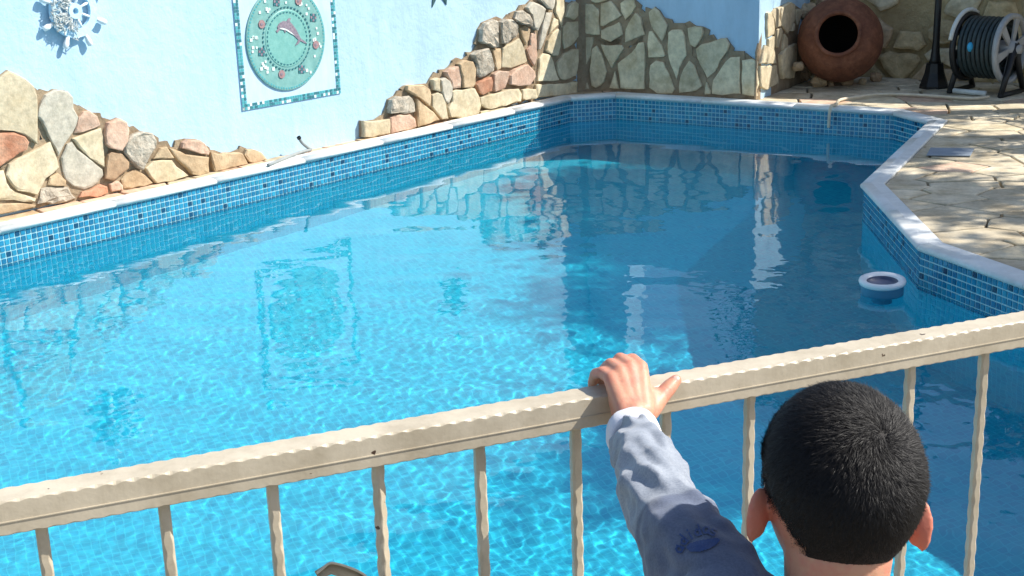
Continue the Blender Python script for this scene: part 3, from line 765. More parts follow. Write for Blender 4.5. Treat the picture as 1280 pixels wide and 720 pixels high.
# ship's wheel
wc, S, T, Nn = wall_frame(88.5, 13.5)
r_out = (wp(88.5, 47.5)-wc).length; r_in = r_out*.66
wheel = empty('ship_wheel', wc); tag(wheel, 'white and blue ship wheel ornament draped with netting on the blue wall', 'wall ornament')
P2 = lambda a, r_, h: wc+S*(math.cos(a)*r_)+T*(math.sin(a)*r_)+Nn*h
def ringmesh(r0, r1, h0, h1, n=48):
    m_ = MB(); v = []; f = []
    for k in range(n):
        a = 2*math.pi*k/n; v += [P2(a, r0, h0), P2(a, r1, h0), P2(a, r1-.002, h1), P2(a, r0+.002, h1)]
    for k in range(n):
        j = (k+1) % n
        for q in range(4): f.append((k*4+q, k*4+(q+1) % 4, j*4+(q+1) % 4, j*4+q))
    m_.add(v, f); return m_
ringmesh(r_in, r_out, .014, .032).build('rim', M_ring, wheel)
ringmesh(r_out*.10, r_out*.30, .012, .040).build('hub', M_ring, wheel)
for k in range(8):
    a = -R(22.5)-k*math.pi/4
    m_ = MB(); m_.tube([P2(a, r_out*.26, .024), P2(a, r_in*1.02, .024)], r_out*.052, 10); sp = m_.build('spoke', M_spoke, wheel, True)
    m_ = MB(); m_.tube([P2(a, r_out*.99, .023), P2(a, r_out*1.10, .023), P2(a, r_out*1.25, .023), P2(a, r_out*1.42, .023), P2(a, r_out*1.45, .023)], [r_out*.075, r_out*.08, r_out*.115, r_out*.10, r_out*.05], 12); m_.build('handle', M_spoke, wheel, True)
m_ = MB()                                             # netting bunched over the wheel's left side
for k in range(46):
    a0 = math.pi*random.uniform(.62, 1.42); rr = r_out*random.uniform(.45, 1.0); pts = []
    for j in range(7):
        pts.append(P2(a0+random.uniform(-.16, .16)+.05*j, rr+random.uniform(-.18, .18)*r_out, .036+random.uniform(0, .016)))
    m_.tube(pts, .0022, 5)
tag(m_.build('netting', M_net, wheel), kind='stuff')

# mosaic panel with the dolphin medallion
px_bl, px_br = wp(302.5, 140.6), wp(425.2, 114.6)
o_ = px_bl; s1 = (px_br-px_bl).dot(WD3); z1 = max(px_br.z, px_bl.z); z_b = (px_bl.z+px_br.z)/2
panel = empty('mosaic_panel', Vector((px_bl.x, px_bl.y, z_b))); tag(panel, 'square wall panel with a mosaic tile border round the dolphin medallion', 'wall panel')
side = s1; top = z_b+side*1.05
PP = lambda s, z, h: Vector((px_bl.x, px_bl.y, 0))+WD3*s+Vector((0, 0, z))+WN3*h
m_ = MB(); m_.prism([PP(.0, z_b, .001), PP(side, z_b, .001), PP(side, top, .001), PP(0, top, .001)], WN3*.004); m_.build('backing', M_panel, panel)
for matk, mm in enumerate((M_teald, M_tealm, M_tilew)):
    pass
def border(mm, pick):
    m_ = MB(); tp = side/42; rr = random.Random(5)
    for row in range(2):
        ins_ = row*tp
        runs = [((ins_, z_b+ins_), (1, 0), side-2*ins_), ((ins_, top-ins_-tp), (1, 0), side-2*ins_), ((ins_, z_b+ins_), (0, 1), top-z_b-2*ins_), ((side-ins_-tp, z_b+ins_), (0, 1), top-z_b-2*ins_)]
        for (s0, zz0), (ds, dz), ln in runs:
            for k in range(int(ln/tp)):
                if (rr.random() if row != 1 else rr.random()*.6) < .0: continue
                c_ = rr.choices((0, 1, 2), ((5, 4, .4) if (k+row) % 2 else (1, 5, 1.5)))[0]
                if c_ != pick: continue
                s_, z_ = s0+ds*k*tp, zz0+dz*k*tp
                e = tp*.08
                m_.prism([PP(s_+e, z_+e, .0045), PP(s_+tp-e, z_+e, .0045), PP(s_+tp-e, z_+tp-e, .0045), PP(s_+e, z_+tp-e, .0045)], WN3*.0025)
    return tag(m_.build('border_tile', mm, panel), kind='stuff')
border(M_teald, 0); border(M_tealm, 1); border(M_tilew, 2)
mc = wp(356.5, 48, .02); msx = (wp(406.5, 40, .02)-mc).dot(WD3); mrad = (wp(358, 110, .02)-mc).length
med = empty('dolphin_medallion', wp(356.5, 48)); tag(med, 'round green glass medallion with a leaping dolphin hung inside the panel', 'medallion')
MR = (msx+mrad)/2
Q = lambda a, r_, h: wp(356.5, 48)+WD3*(math.cos(a)*r_*MR)+Vector((0, 0, math.sin(a)*r_*MR))+WN3*h
def disc(r0, r1, h0, h1, mm, name, n=64):
    m_ = MB(); v = []; f = []
    for k in range(n):
        a = 2*math.pi*k/n; v += [Q(a, r1, h0), Q(a, r1, h1-.002), Q(a, r1-.012, h1), Q(a, r0, h1)]
    for k in range(n):
        j = (k+1) % n
        for q in range(3): f.append((k*4+q, j*4+q, j*4+q+1, k*4+q+1))
    if r0 <= .001:
        c = len(v); v.append(Q(0, 0, h1)); f = [q for q in f]; 
    m_.add(v, f); return m_.build(name, mm, med)
disc(.0, 1.0, .005, .014, M_teal, 'disc')
disc(.0, .55, .0135, .0165, M_tealin, 'centre_disc')
def squares(r_, n, size, mm, name, dash=1.5, h=.0172, frac=1.0):
    m_ = MB()
    for k in range(n):
        if random.random() > frac: continue
        a = 2*math.pi*k/n; c = Q(a, r_, h); tt = (-WD3*math.sin(a)+Vector((0, 0, math.cos(a)))); rr = (WD3*math.cos(a)+Vector((0, 0, math.sin(a))))
        m_.box(c, tt*size*dash, rr*size, WN3*.0012)
    return tag(m_.build(name, mm, med), kind='stuff')
squares(.60, 44, MR*.012, M_teald, 'ring_tile', 1.8); squares(.50, 38, MR*.012, M_teald, 'ring_tile', 1.8)
squares(.955, 90, MR*.016, M_tealm, 'rim_tile', 1.2, .0145)
def blob(px, py, rad, mm, name, n=10, h=.0145, th=.004, sq=False, rot=0, par=None):
    c = wp(px, py, h); m_ = MB(); k = 4 if sq else n
    m_.prism([c+WD3*(math.cos(rot+2*math.pi*i/k)*rad)+Vector((0, 0, math.sin(rot+2*math.pi*i/k)*rad)) for i in range(k)], WN3*th)
    return m_.build(name, mm, par or med)
zf = lambda x, y: (280+x/4.8, y/4.8)
for (x, y) in ((225, 145), (345, 445), (550, 268), (445, 5)):
    px_, py_ = zf(x, y); f_ = blob(px_, py_, MR*.082, M_rose, 'flower', 9)
    b_ = blob(px_, py_, MR*.03, M_dolphin, 'flower_centre', 8, .0182, .002, par=f_)
for (x, y) in ((225, 310), (465, 415), (535, 105), (315, 10)):
    px_, py_ = zf(x, y)
    for i in range(3):
        for j in range(3):
            d_ = MR*.052
            c = wp(px_, py_, .0145)+WD3*((i-1)*d_+(j-1)*d_*.15)+Vector((0, 0, (j-1)*d_-(i-1)*d_*.15)); m_ = MB()
            m_.box(c, WD3*d_*.44, Vector((0, 0, d_*.44)), WN3*.003); m_.build('checker_tile', M_teald if (i+j) % 2 == 0 else M_dolphin, med)
m_ = MB()
for k in range(54):
    a = random.uniform(0, 6.28); r_ = random.uniform(.67, .90); c = Q(a, r_, .0152)
    if min(abs((a/(math.pi/4)) % 1-.5), 1) < .12: continue
    sz = MR*random.uniform(.018, .032); m_.box(c, WD3*sz, Vector((0, 0, sz)), WN3*.002)
tag(m_.build('white_tile', M_tilew, med), kind='stuff')
dol = [(318, 160), (330, 140), (355, 125), (372, 128), (385, 110), (400, 108), (393, 128), (412, 150), (432, 178), (448, 210), (460, 232), (480, 245), (497, 262), (480, 258), (458, 245), (446, 262), (425, 275), (438, 252), (444, 238), (420, 215), (395, 195), (372, 182), (366, 198), (356, 180), (335, 178), (318, 198), (310, 186), (322, 174)]
m_ = MB(); m_.prism([wp(*zf(x, y), .0165) for x, y in dol][::-1], WN3*.003); dolp = m_.build('dolphin', M_dolphin, med)
bel = [(330, 168), (355, 168), (380, 178), (405, 195), (425, 214), (400, 200), (372, 182), (345, 176)]
m_ = MB(); m_.prism([wp(*zf(x, y), .0193) for x, y in bel][::-1], WN3*.001); m_.build('dolphin_belly', M_tilew, dolp)

# dark star-shaped ornament cut by the top of the picture
oc = wp(549.5, -22)
m_ = MB()
tips = [wp(539.5, 9.5), wp(557.5, 6)]
v = []
star = []
base_ang = math.atan2((tips[0]-oc).z, (tips[0]-oc).dot(WD3)); R0 = (tips[0]-oc).length
for k in range(10):
    a = base_ang+math.pi*k/5*1.0; r_ = R0*(1 if k % 2 == 0 else .42)
    if k == 2: a = math.atan2((tips[1]-oc).z, (tips[1]-oc).dot(WD3)); r_ = (tips[1]-oc).length
    if k == 1: a = base_ang+.3
    star.append(oc+WD3*math.cos(a)*r_+Vector((0, 0, math.sin(a)*r_)))
v = star+[p+WN3*.006 for p in star]+[oc+WN3*.022]
f = [(k, (k+1) % 10, 10+(k+1) % 10, 10+k) for k in range(10)]+[(10+k, 10+(k+1) % 10, 20) for k in range(10)]
starfish = mesh('starfish_ornament', v, f, M_dark); tag(starfish, 'dark verdigris star ornament with pointed tips high on the blue wall', 'wall ornament')

# ------------------------------------------------------------------ hoses
def spline(pts, k=8):
    out = []; P = [pts[0]]+list(pts)+[pts[-1]]
    for i in range(1, len(P)-2):
        for j in range(k):
            t = j/k; a, b, c, d = P[i-1], P[i], P[i+1], P[i+2]
            out.append(.5*((2*b)+(c-a)*t+(2*a-5*b+4*c-d)*t*t+(3*b-a-3*c+d)*t**3))
    out.append(pts[-1]); return out
h1 = [on_z(335, 206.5, .172), on_z(352, 199.5, .174), on_z(372, 191.5, .174), on_z(388, 187, .174)]
b_ = h1[-1]; sd = V3(LD)
h1 += [b_+Vector((0, 0, .012))-sd*.015, b_+Vector((0, 0, .045))-sd*.055, b_+Vector((0, 0, .075))-sd*.075]
hose1 = empty('hose', h1[0]); tag(hose1, 'short grey hose end sticking up from the white coping by the blue wall', 'hose')
m_ = MB(); m_.tube(spline(h1), .0085, 10); m_.build('tube', M_hoseg, hose1, True)
m_ = MB(); e_ = h1[-1]; ax = (h1[-1]-h1[-2]).normalized(); m_.lathe(e_-ax*.004, ax, [(.0, 0), (.0115, 0), (.0115, .012), (.007, .012), (.007, .004), (0, .004)], 14); m_.build('nozzle', M_blackp, hose1)
h2 = [on_z(1042.5, 154, .06), on_z(1041, 146, .09)]
edge = on_z(1040, 133, ZT+.008); inn = on_z(1040, 140, ZT-.01)
d_in = V3(Vector(((C3-C2).normalized().y, -(C3-C2).normalized().x)))
base_h = V3(p2(edge))
e0 = base_h+Vector((0, 0, ZT+.010))
h2 = [e0+d_in*.045+Vector((0, 0, -.125)), e0+d_in*.042+Vector((0, 0, -.075)), e0+d_in*.036+Vector((0, 0, -.03)), e0+d_in*.012+Vector((0, 0, .002)), e0-d_in*.07,
      on_z(1050, 125, .172), on_z(1070, 121.5, .172), on_z(1100, 118, .172), on_z(1140, 118.5, .172), on_z(1180, 121, .172), on_z(1215, 123, .172), on_z(1236, 121, .175)]
hose2 = empty('hose', h2[4]); tag(hose2, 'cream garden hose running over the paving and hanging into the pool', 'hose')
m_ = MB(); m_.tube(spline(h2), .0095, 10); m_.build('tube', M_hosew, hose2, True)

# ------------------------------------------------------------------ clay pot lying on its side
pc = at(1050, 50, 8.98); prad = 52.5*8.98/1700
axp = (V3(VN)*.30+(CAM-pc).normalized()*1.0); axp.z = 0; axp = axp.normalized(); axp = (axp*math.cos(R(17))+Vector((0, 0, math.sin(R(17))))).normalized()
pot = empty('clay_pot', Vector((pc.x, pc.y, .155))); tag(pot, 'big round terracotta pot lying on its side with its dark mouth open', 'pot')
q = prad
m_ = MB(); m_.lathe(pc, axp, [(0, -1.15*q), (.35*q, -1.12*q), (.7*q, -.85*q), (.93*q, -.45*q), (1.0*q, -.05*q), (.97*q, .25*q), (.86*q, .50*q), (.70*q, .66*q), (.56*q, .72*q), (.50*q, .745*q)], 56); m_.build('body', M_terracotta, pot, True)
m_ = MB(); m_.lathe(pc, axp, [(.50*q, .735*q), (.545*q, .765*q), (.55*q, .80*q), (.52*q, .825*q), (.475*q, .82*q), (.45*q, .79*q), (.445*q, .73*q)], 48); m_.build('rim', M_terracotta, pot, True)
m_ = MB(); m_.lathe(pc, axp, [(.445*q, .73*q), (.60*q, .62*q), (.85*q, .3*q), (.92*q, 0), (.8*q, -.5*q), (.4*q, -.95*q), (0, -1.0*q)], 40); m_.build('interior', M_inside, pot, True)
# rocks that wedge the pot and a few more on the bank behind it
def rock(P, r_, mm, label, sq=(1, 1, .85), name='rock', group='rocks wedged round the clay pot'):
    m_ = MB(); sd_ = Vector((random.uniform(0, 50), random.uniform(0, 50), random.uniform(0, 50)))
    def fn(u):
        k = 1+.30*noise.noise(u*1.7+sd_)+.10*noise.noise(u*4+sd_)
        mx = max(abs(u.x), abs(u.y), abs(u.z)); k *= (1/mx)**.45
        return Vector((u.x*sq[0], u.y*sq[1], u.z*sq[2]))*(r_*k*.85)
    m_.ball(P, 1, 14, 9, None, fn); o = m_.build(name, mm); return tag(o, label, 'rock', group)
def rock_px(x, y, wpx, z, mm, label, **kw):
    P = on_z(920+x/5.54, y/5.54, z); dp = depth_of(P); r_ = wpx/5.54/2*dp/1700
    P = on_z(920+x/5.54, y/5.54, .155); P.z = .155+r_*.68
    return rock(P, r_, mm, label, **kw)
rock_px(575, 603, 128, .155, M_tan, 'largest tan rock standing on the paving before the clay pot')
rock_px(655, 598, 50, .155, M_brown, 'small brown rock tucked behind the largest tan rock', sq=(1, 1, 1.1))
rock_px(770, 598, 100, .155, M_brown, 'low flat brown rock under the mouth of the clay pot', sq=(1, .8, .6))
rock_px(876, 586, 62, .155, M_tan, 'small tan rock at the lamp side of the clay pot')
rock_px(965, 565, 90, .155, M_brown, 'dark rock half hidden in the shade under the pot', sq=(1, 1, .9))
rock_px(450, 565, 120, .155, M_brown, 'dark brown rock in the shade beside the wall return', sq=(1, 1, .8))
rock(at(998, 83, 9.0), 44*9.0/1700/5.54*1.0, M_tan, 'round tan rock lying on top of the shaded rock by the wall return')
# bank of earth with rocks behind the pot
bankm = MB(); b0 = V3(SE)+SD.to_3d()*.0
bk = [p2(SE)+SD*.02, VA+VD*.75+VN*.05, VA+VD*.75-VN*.05, VA-VD*.4-VN*.05]
m_ = MB()
bc = V3(SE+SD*.50-VD*.02, .34)
def fnb(u): 
    k = 1+.18*noise.noise(u*2.1)+.08*noise.noise(u*6)
    return Vector((u.x*.34, u.y*.17, u.z*.42))*k
m_.ball(bc+V3(VN)*-.02, 1, 40, 24, Matrix.Rotation(math.atan2(VD.y, VD.x), 3, 'Z'), fnb)
bank = m_.build('earth_bank', M_mortar, None, True); tag(bank, kind='structure')
for i, (x, y, r_, mm, lb) in enumerate(((1009, 14, .075, M_tan, 'tan rock perched on the bank beside the top of the pot'), (1030, 4, .06, M_brown, 'brown rock perched on the bank above the clay pot'), (988, 3, .055, M_brown, 'small brown rock on the bank above the cream slabs'))):
    rock(at(x, y, 9.25), r_, mm, lb, group='rocks on the bank')

# ------------------------------------------------------------------ lamp post
lb_ = on_z(1167, 110, .155)
lamp = empty('lamp_post', lb_); tag(lamp, 'black iron lamp post with a flared base before the stone wall', 'lamp post')
k_ = depth_of(lb_)/1700
m_ = MB(); m_.lathe(lb_, (0, 0, 1), [(0, 0), (18*k_, 0), (18*k_, .02), (16*k_, .05), (12.5*k_, .10), (11*k_, .15), (10.5*k_, .163), (0, .163)], 8); m_.build('base', M_black, lamp)
m_ = MB(); m_.lathe(lb_, (0, 0, 1), [(0, .16), (8*k_, .16), (6.2*k_, .19), (5*k_, .24), (4.3*k_, .30), (4.0*k_, .6), (3.7*k_, 1.5), (3.5*k_, 2.1), (6*k_, 2.12), (6*k_, 2.16), (0, 2.16)], 16); m_.build('pole', M_black, lamp, True)
m_ = MB(); m_.lathe(lb_+Vector((0, 0, 2.16)), (0, 0, 1), [(.04, 0), (.10, .22), (.12, .24), (.03, .36), (.015, .40), (0, .41)], 6); m_.build('lantern', M_black, lamp)

# ------------------------------------------------------------------ hose reel
rb = on_z(1222, 119, .155); kk = depth_of(rb)/1700
rx = Vector((math.cos(R(-46)), math.sin(R(-46)), 0)); ry = Vector((-rx.y, rx.x, 0))
if ry.dot(CAM-rb) > 0: ry = -ry                                  # ry points away from the camera
reel = empty('hose_reel', rb); tag(reel, 'black and grey hose reel with a spoked drum standing by the stone wall', 'hose reel')
hw = 28*kk; RC = rb+Vector((0, 0, 57*kk))+ry*.11; Rr = 43*kk
zz = Vector((0, 0, 1))
for sx_ in (-1, 1):
    o0 = RC+rx*(hw*sx_)
    m_ = MB(); n_ = 40; v = []; f = []
    prof_ = [(.86, -.014), (1.0, -.014), (1.0, .014), (.86, .014)]
    m_.lathe(o0, rx, [(r_*Rr, h) for r_, h in prof_]+[(prof_[0][0]*Rr, prof_[0][1])], 44, zz); m_.build('drum_flange', M_greyp if sx_ > 0 else M_blackp, reel, True)
    for q_ in range(6):
        a = q_*math.pi/3+.25; d_ = ry*math.cos(a)+zz*math.sin(a); e_ = -ry*math.sin(a)+zz*math.cos(a); m_ = MB()
        w0, w1 = .030, .016
        m_.prism([o0+d_*(.15*Rr)+e_*w1, o0+d_*(.9*Rr)+e_*w0, o0+d_*(.9*Rr)-e_*w0, o0+d_*(.15*Rr)-e_*w1], rx*.012*sx_); m_.build('spoke', M_greyp if sx_ > 0 else M_blackp, reel)
m_ = MB(); m_.lathe(RC-rx*(hw*1.25), rx, [(0, 0), (.05, 0), (.05, hw*2.5), (.028, hw*2.55), (.028, hw*2.75), (0, hw*2.75)], 20); m_.build('axle', M_greyp, reel, True)
m_ = MB()                                             # the wound hose
for layer in range(3):
    pts = []; turns = 8
    for i in range(turns*22+1):
        a = i/22*2*math.pi; pts.append(RC+rx*(-hw*.86+hw*1.72*i/(turns*22))+(ry*math.cos(a)+zz*math.sin(a))*(Rr*(.60+.12*layer)))
    m_.tube(pts, .0135, 8)
m_.build('hose', M_hosegrey, reel, True)
for sx_ in (-1, 1):
    o0 = RC+rx*((hw+.030)*sx_); m_ = MB(); tw = .013
    for dy in (-1, 1):
        foot = rb+rx*((hw+.030)*sx_)+ry*(.11+dy*.15)+zz*.015
        m_.tube([o0+zz*.03, o0.lerp(foot, .5)+ry*.0, foot], [.026, .02, .018], 8)
    m_.tube([rb+rx*((hw+.030)*sx_)+ry*(.11-.16)+zz*.015, rb+rx*((hw+.030)*sx_)+ry*(.11+.16)+zz*.015], .016, 8)
    m_.build('side_frame', M_blackp, reel, True)
m_ = MB(); m_.tube([rb+rx*(-hw*1.0)+ry*(-.045)+zz*.022, rb+rx*(hw*.55)+ry*(-.045)+zz*.022], .017, 10); m_.build('foot_bar', M_lightp, reel, True)
m_ = MB(); arcp = [RC-rx*hw*1.05+(ry*math.cos(a)+zz*math.sin(a))*(Rr*1.06) for a in np.linspace(R(60), R(165), 10)]; m_.tube(arcp, .014, 8); m_.build('handle', M_lightp, reel, True)
m_ = MB(); m_.ball(RC-rx*hw*.2-ry*(Rr*.88)+zz*.02, (.020, .016, .03), 12, 8); m_.build('connector', M_bluep, reel, True)

# ------------------------------------------------------------------ floating chlorine dispenser
fc = on_z(1103, 349.5, .052); fr = 29*depth_of(fc)/1700
fd = empty('chlorine_float', Vector((fc.x, fc.y, -.12))); tag(fd, 'white round chlorine dispenser floating in the pool near the tiled wall', 'pool float')
f0 = Vector((fc.x, fc.y, .052)); tl = Vector((-.03, -.05, 1)).normalized()
m_ = MB(); m_.lathe(f0, tl, [(.66*fr, -.006), (.70*fr, .0), (.86*fr, .006), (.97*fr, .002), (1.0*fr, -.006), (.97*fr, -.014), (.90*fr, -.018)], 44); m_.build('rim', M_whitep, fd, True)
m_ = MB(); m_.lathe(f0, tl, [(.90*fr, -.018), (.90*fr, -.06), (.80*fr, -.075), (.42*fr, -.10), (.42*fr, -.17), (0, -.17)], 40); m_.build('body', noisy('float_blue', (.06, .19, .30), (.09, .24, .36), 10, .4, 0), fd, True)  # blue base colour stands in for shading and water reflection on the body
m_ = MB(); m_.lathe(f0, tl, [(.66*fr, -.005), (.62*fr, -.016), (.0, -.018)], 32); m_.build('lid', noisy('grey_lid', (.06, .075, .13), (.09, .11, .18), 10, .4, 0), fd, True)

# ------------------------------------------------------------------ railing
RD3, RN3 = V3(RD), V3(RN); ZR = .93; RW = .037
fence = empty('railing', V3(RA.lerp(RB, .5), .128)); tag(fence, 'cream painted metal railing with hammered edges and thin square balusters', 'railing')
def hammered(p0, p1, u, v_, hw_, hv_, step, amp, cham, name, parent, pitch=.021, sharp=True):
    """square tube with chamfers whose width swells and shrinks along the bar"""
    L = (p1-p0).length; t = (p1-p0)/L; n = int(L/step); vs = []; m_ = 16; ph = [random.uniform(0, 6.28) for _ in range(4)]
    for i in range(n+1):
        x = i*step if i < n else L
        for c_, (su, sv) in enumerate(((1, 1), (-1, 1), (-1, -1), (1, -1))):
            wv = .5+.5*math.sin(2*math.pi*x/pitch+ph[c_]+.5*math.sin(x*9+ph[c_])); wv = wv**1.3*(.8+.2*math.sin(x*31+ph[c_]*3))
            ch = cham+amp*wv*(1 if sv > 0 or name != 'top_rail' else .5)
            nx_ = random.uniform(-.00002, .00002)
            a_ = (su*hw_, sv*(hv_-ch)); b_ = (su*(hw_-ch), sv*hv_)
            mid = (su*(hw_-ch*.42), sv*(hv_-ch*.42)); q1 = (su*(hw_-ch*.12), sv*(hv_-ch*.72))
            q = [a_, q1, mid, b_] if su*sv > 0 else [b_, mid, q1, a_]
            for (cu, cv) in q: vs.append(p0+t*x+u*(cu+nx_)+v_*(cv+nx_))
    f = []
    for i in range(n):
        for k in range(m_): f.append((i*m_+k, i*m_+(k+1) % m_, (i+1)*m_+(k+1) % m_, (i+1)*m_+k))
    f.append(tuple(range(m_))[::-1]); f.append(tuple(range(n*m_, (n+1)*m_)))
    o = mesh(name, vs, f, M_rail, parent); bm = bmesh.new(); bm.from_mesh(o.data); bmesh.ops.recalc_face_normals(bm, faces=bm.faces); bm.to_mesh(o.data); bm.free()
    return o
cR = lambda s, z: V3(RA+RD*s+RN*(RW/2), z)
sA, sB = -.95, (RB-RA).length+.85
top_rail = hammered(cR(sA, ZR-RW/2), cR(sB, ZR-RW/2), RN3, Vector((0, 0, 1)), RW/2, RW/2, .0026, .0028, .0010, 'top_rail', fence, pitch=.0185)
m_ = MB()                                             # pressed line along the face
a_, b_ = cR(sA, ZR-RW*.62)+RN3*(RW/2), cR(sB, ZR-RW*.62)+RN3*(RW/2); m_.prism([a_, b_, b_+Vector((0, 0, .0012)), a_+Vector((0, 0, .0012))], RN3*.0009); m_.build('pressed_line', M_rail, top_rail)
hammered(cR(sA, .24), cR(sB, .24), RN3, Vector((0, 0, 1)), .014, .014, .004, .002, .0015, 'bottom_rail', fence)
BX = [(52.4, 665.4), (205.2, 636.6), (340, 609), (472, 585), (599, 560), (719, 536), (832, 515), (937, 497), (1040, 478), (1138, 459), (1230, 443)]
ss_ = []
for x, y in BX:
    P = on_plane(x, y, V3(RA)+RN3*(RW/2), RN3); ss_.append((p2(P)-RA).dot(RD))
pit = (ss_[-1]-ss_[0])/10
ss_ = [ss_[0]-pit*k for k in range(5, 0, -1)]+ss_+[ss_[-1]+pit*k for k in range(1, 6)]
for i, s in enumerate(ss_):
    if s < sA or s > sB: continue
    a = R(random.uniform(-4, 4)) if i != 8 else R(32)
    u = RN3*math.cos(a)+RD3*math.sin(a); v_ = RD3*math.cos(a)-RN3*math.sin(a)
    hammered(cR(s, .245), cR(s, ZR-RW+.001), u, v_, .0062, .0062, .0035, .0022, .0020, 'baluster', fence, pitch=.027)
for s in (sA+.02, sB-.02):
    hammered(cR(s, .125), cR(s, ZR-RW*.5), RN3, RD3, .02, .02, .006, .002, .0015, 'post', fence)

# dry curled leaf caught beside the railing
lc = [on_plane(x, y, V3(RA)-RN3*.03, RN3) for x, y in ((397, 719), (404, 713), (413, 706), (424, 707), (437, 711), (449, 716), (458, 722), (464, 730))]
lf = empty('dry_leaf', V3(p2(lc[-1]), .165)); tag(lf, 'dry curled brown leaf on a thin stalk beside the railing', 'leaf')
v = []; f = []
for i, p in enumerate(lc):
    wd = .011*math.sin(math.pi*min(1, (i+.4)/8))
    v += [p-RN3*.004, p-Vector((0, 0, wd*.45))-RN3*.012, p-Vector((0, 0, wd*1.2))+RN3*.002]
for i in range(len(lc)-1):
    for k in range(2): f.append((i*3+k, i*3+k+1, (i+1)*3+k+1, (i+1)*3+k))
o = mesh('blade', v, f, M_dry, lf, True); o.modifiers.new('solid', 'SOLIDIFY').thickness = .0012
m_ = MB(); m_.tube(spline([p-RN3*.004 for p in lc], 5), .0016, 6); m_.build('edge_vein', M_dryedge, lf, True)
m_ = MB(); e_ = lc[-1]-RN3*.004; m_.tube(spline([e_, e_+Vector((.012, .01, -.10)), e_+Vector((.02, .02, -.35)), Vector((e_.x+.02, e_.y+.02, .12))], 6), .0016, 6); m_.build('stalk', M_dry, lf, True)

# ------------------------------------------------------------------ the boy
def remeshed(mb, name, mat, parent, voxel, smooth_it=4, fac=.5):
    me = bpy.data.meshes.new('tmp'); me.from_pydata([tuple(p) for p in mb.v], [], mb.f)
    t = bpy.data.objects.new('tmp', me); COL.objects.link(t)
    r_ = t.modifiers.new('r', 'REMESH'); r_.mode = 'VOXEL'; r_.voxel_size = voxel; r_.use_smooth_shade = True
    if smooth_it: s_ = t.modifiers.new('s', 'SMOOTH'); s_.iterations = smooth_it; s_.factor = fac
    dg = bpy.context.evaluated_depsgraph_get(); ev = t.evaluated_get(dg); nm = bpy.data.meshes.new_from_object(ev, depsgraph=dg)
    bpy.data.objects.remove(t); bpy.data.meshes.remove(me)
    nm.name = name; nm.materials.clear(); nm.materials.append(mat); nm.polygons.foreach_set('use_smooth', [True]*len(nm.polygons))
    off = root_loc(parent); nm.transform(Matrix.Translation(-off)); return link(name, nm, parent)
def chain(mb, pts, rad, n=18):
    pts = [Vector(p) for p in pts]
    for p, r_ in zip(pts, rad): mb.ball(p, r_*.995, n, max(8, n//2))
    for a, b, ra, rb_ in zip(pts, pts[1:], rad, rad[1:]):
        if (b-a).length > 1e-5: mb.tube([a, b], [ra, rb_], n)
HD = 1.17
HC = at(1050, 598, HD)
GZ = .131
boy = empty('person', Vector((HC.x, HC.y-.02, GZ))); tag(boy, 'young child with short black hair in a grey fleece holding the handrail', 'person')
hup = Vector((.105, .10, 1)).normalized(); hfw = Vector((-.04, 1, -.10)); hfw = (hfw-hup*hfw.dot(hup)).normalized(); hrt = hfw.cross(hup).normalized()
HM = Matrix((hrt, hfw, hup)).transposed()
def head_fn(u, grow=0.0):
    x, y, z = u.x*.0635, u.y*.084, u.z*(.078 if u.z > 0 else .100)
    if u.z < 0:
        k = -u.z
        x *= 1-.17*k**1.6
        if u.y < 0: y *= 1-.42*k**1.4
        else: y *= 1-.14*k**2
    x *= 1+.05*max(0, -u.y)*(1-abs(u.z))           # parietal bulge
    p = Vector((x, y, z)); return p*(1+grow/max(p.length, .01))
body = MB()
body.ball(HC, 1, 48, 32, HM, head_fn)
L_ = lambda x, y, z: HC+HM @ Vector((x, y, z))
# neck and shoulders
nb = L_(0, -.022, -.155)
chain(body, [L_(0, -.018, -.06), L_(0, -.024, -.11), nb], [.046, .041, .050], 24)
def ear(mb, sx):
    c = L_(.0605*sx, -.002, -.037)
    o1 = (HM @ Vector((sx*.80, -.55, .12))).normalized(); upv = (HM @ Vector((sx*.36, -.12, 1))).normalized(); upv = (upv-o1*upv.dot(o1)).normalized(); sdv = upv.cross(o1)
    E = Matrix((o1, sdv, upv)).transposed()
    def fn(u):
        s_ = 1.0 if u.z > 0 else .78
        return Vector((u.x*.0110, u.y*.0065*1.0, u.z*.0245*s_))
    mb.ball(c+o1*.011, 1, 20, 14, E, fn)
    # helix roll
    pts = []; 
    for a in np.linspace(R(-60), R(110), 10):
        pts.append(c+o1*(.011+.0110*math.cos(a))+upv*(.0225*math.sin(a)))
    chain(mb, pts, [.0032]*10, 8)
for sx in (-1, 1): ear(body, sx)
# face (turned away): nose, brow, lips, chin
body.ball(L_(0, .088, -.030), (.010, .012, .012), 12, 8, HM); chain(body, [L_(0, .084, -.008), L_(0, .092, -.030)], [.006, .008], 10)
chain(body, [L_(-.016, .078, -.058), L_(0, .082, -.057), L_(.016, .078, -.058)], [.005, .007, .005], 10)
# torso, arms, legs under the clothes
sh_l = at(906, 768, 1.155); sh_r = L_(.125, -.03, -.185); chest = nb+Vector((0, .01, -.09)); pelvis = Vector((nb.x-.01, nb.y-.02, GZ+.385))
chain(body, [nb, chest, pelvis+Vector((0, 0, .05)), pelvis], [.055, .085, .082, .080], 24)
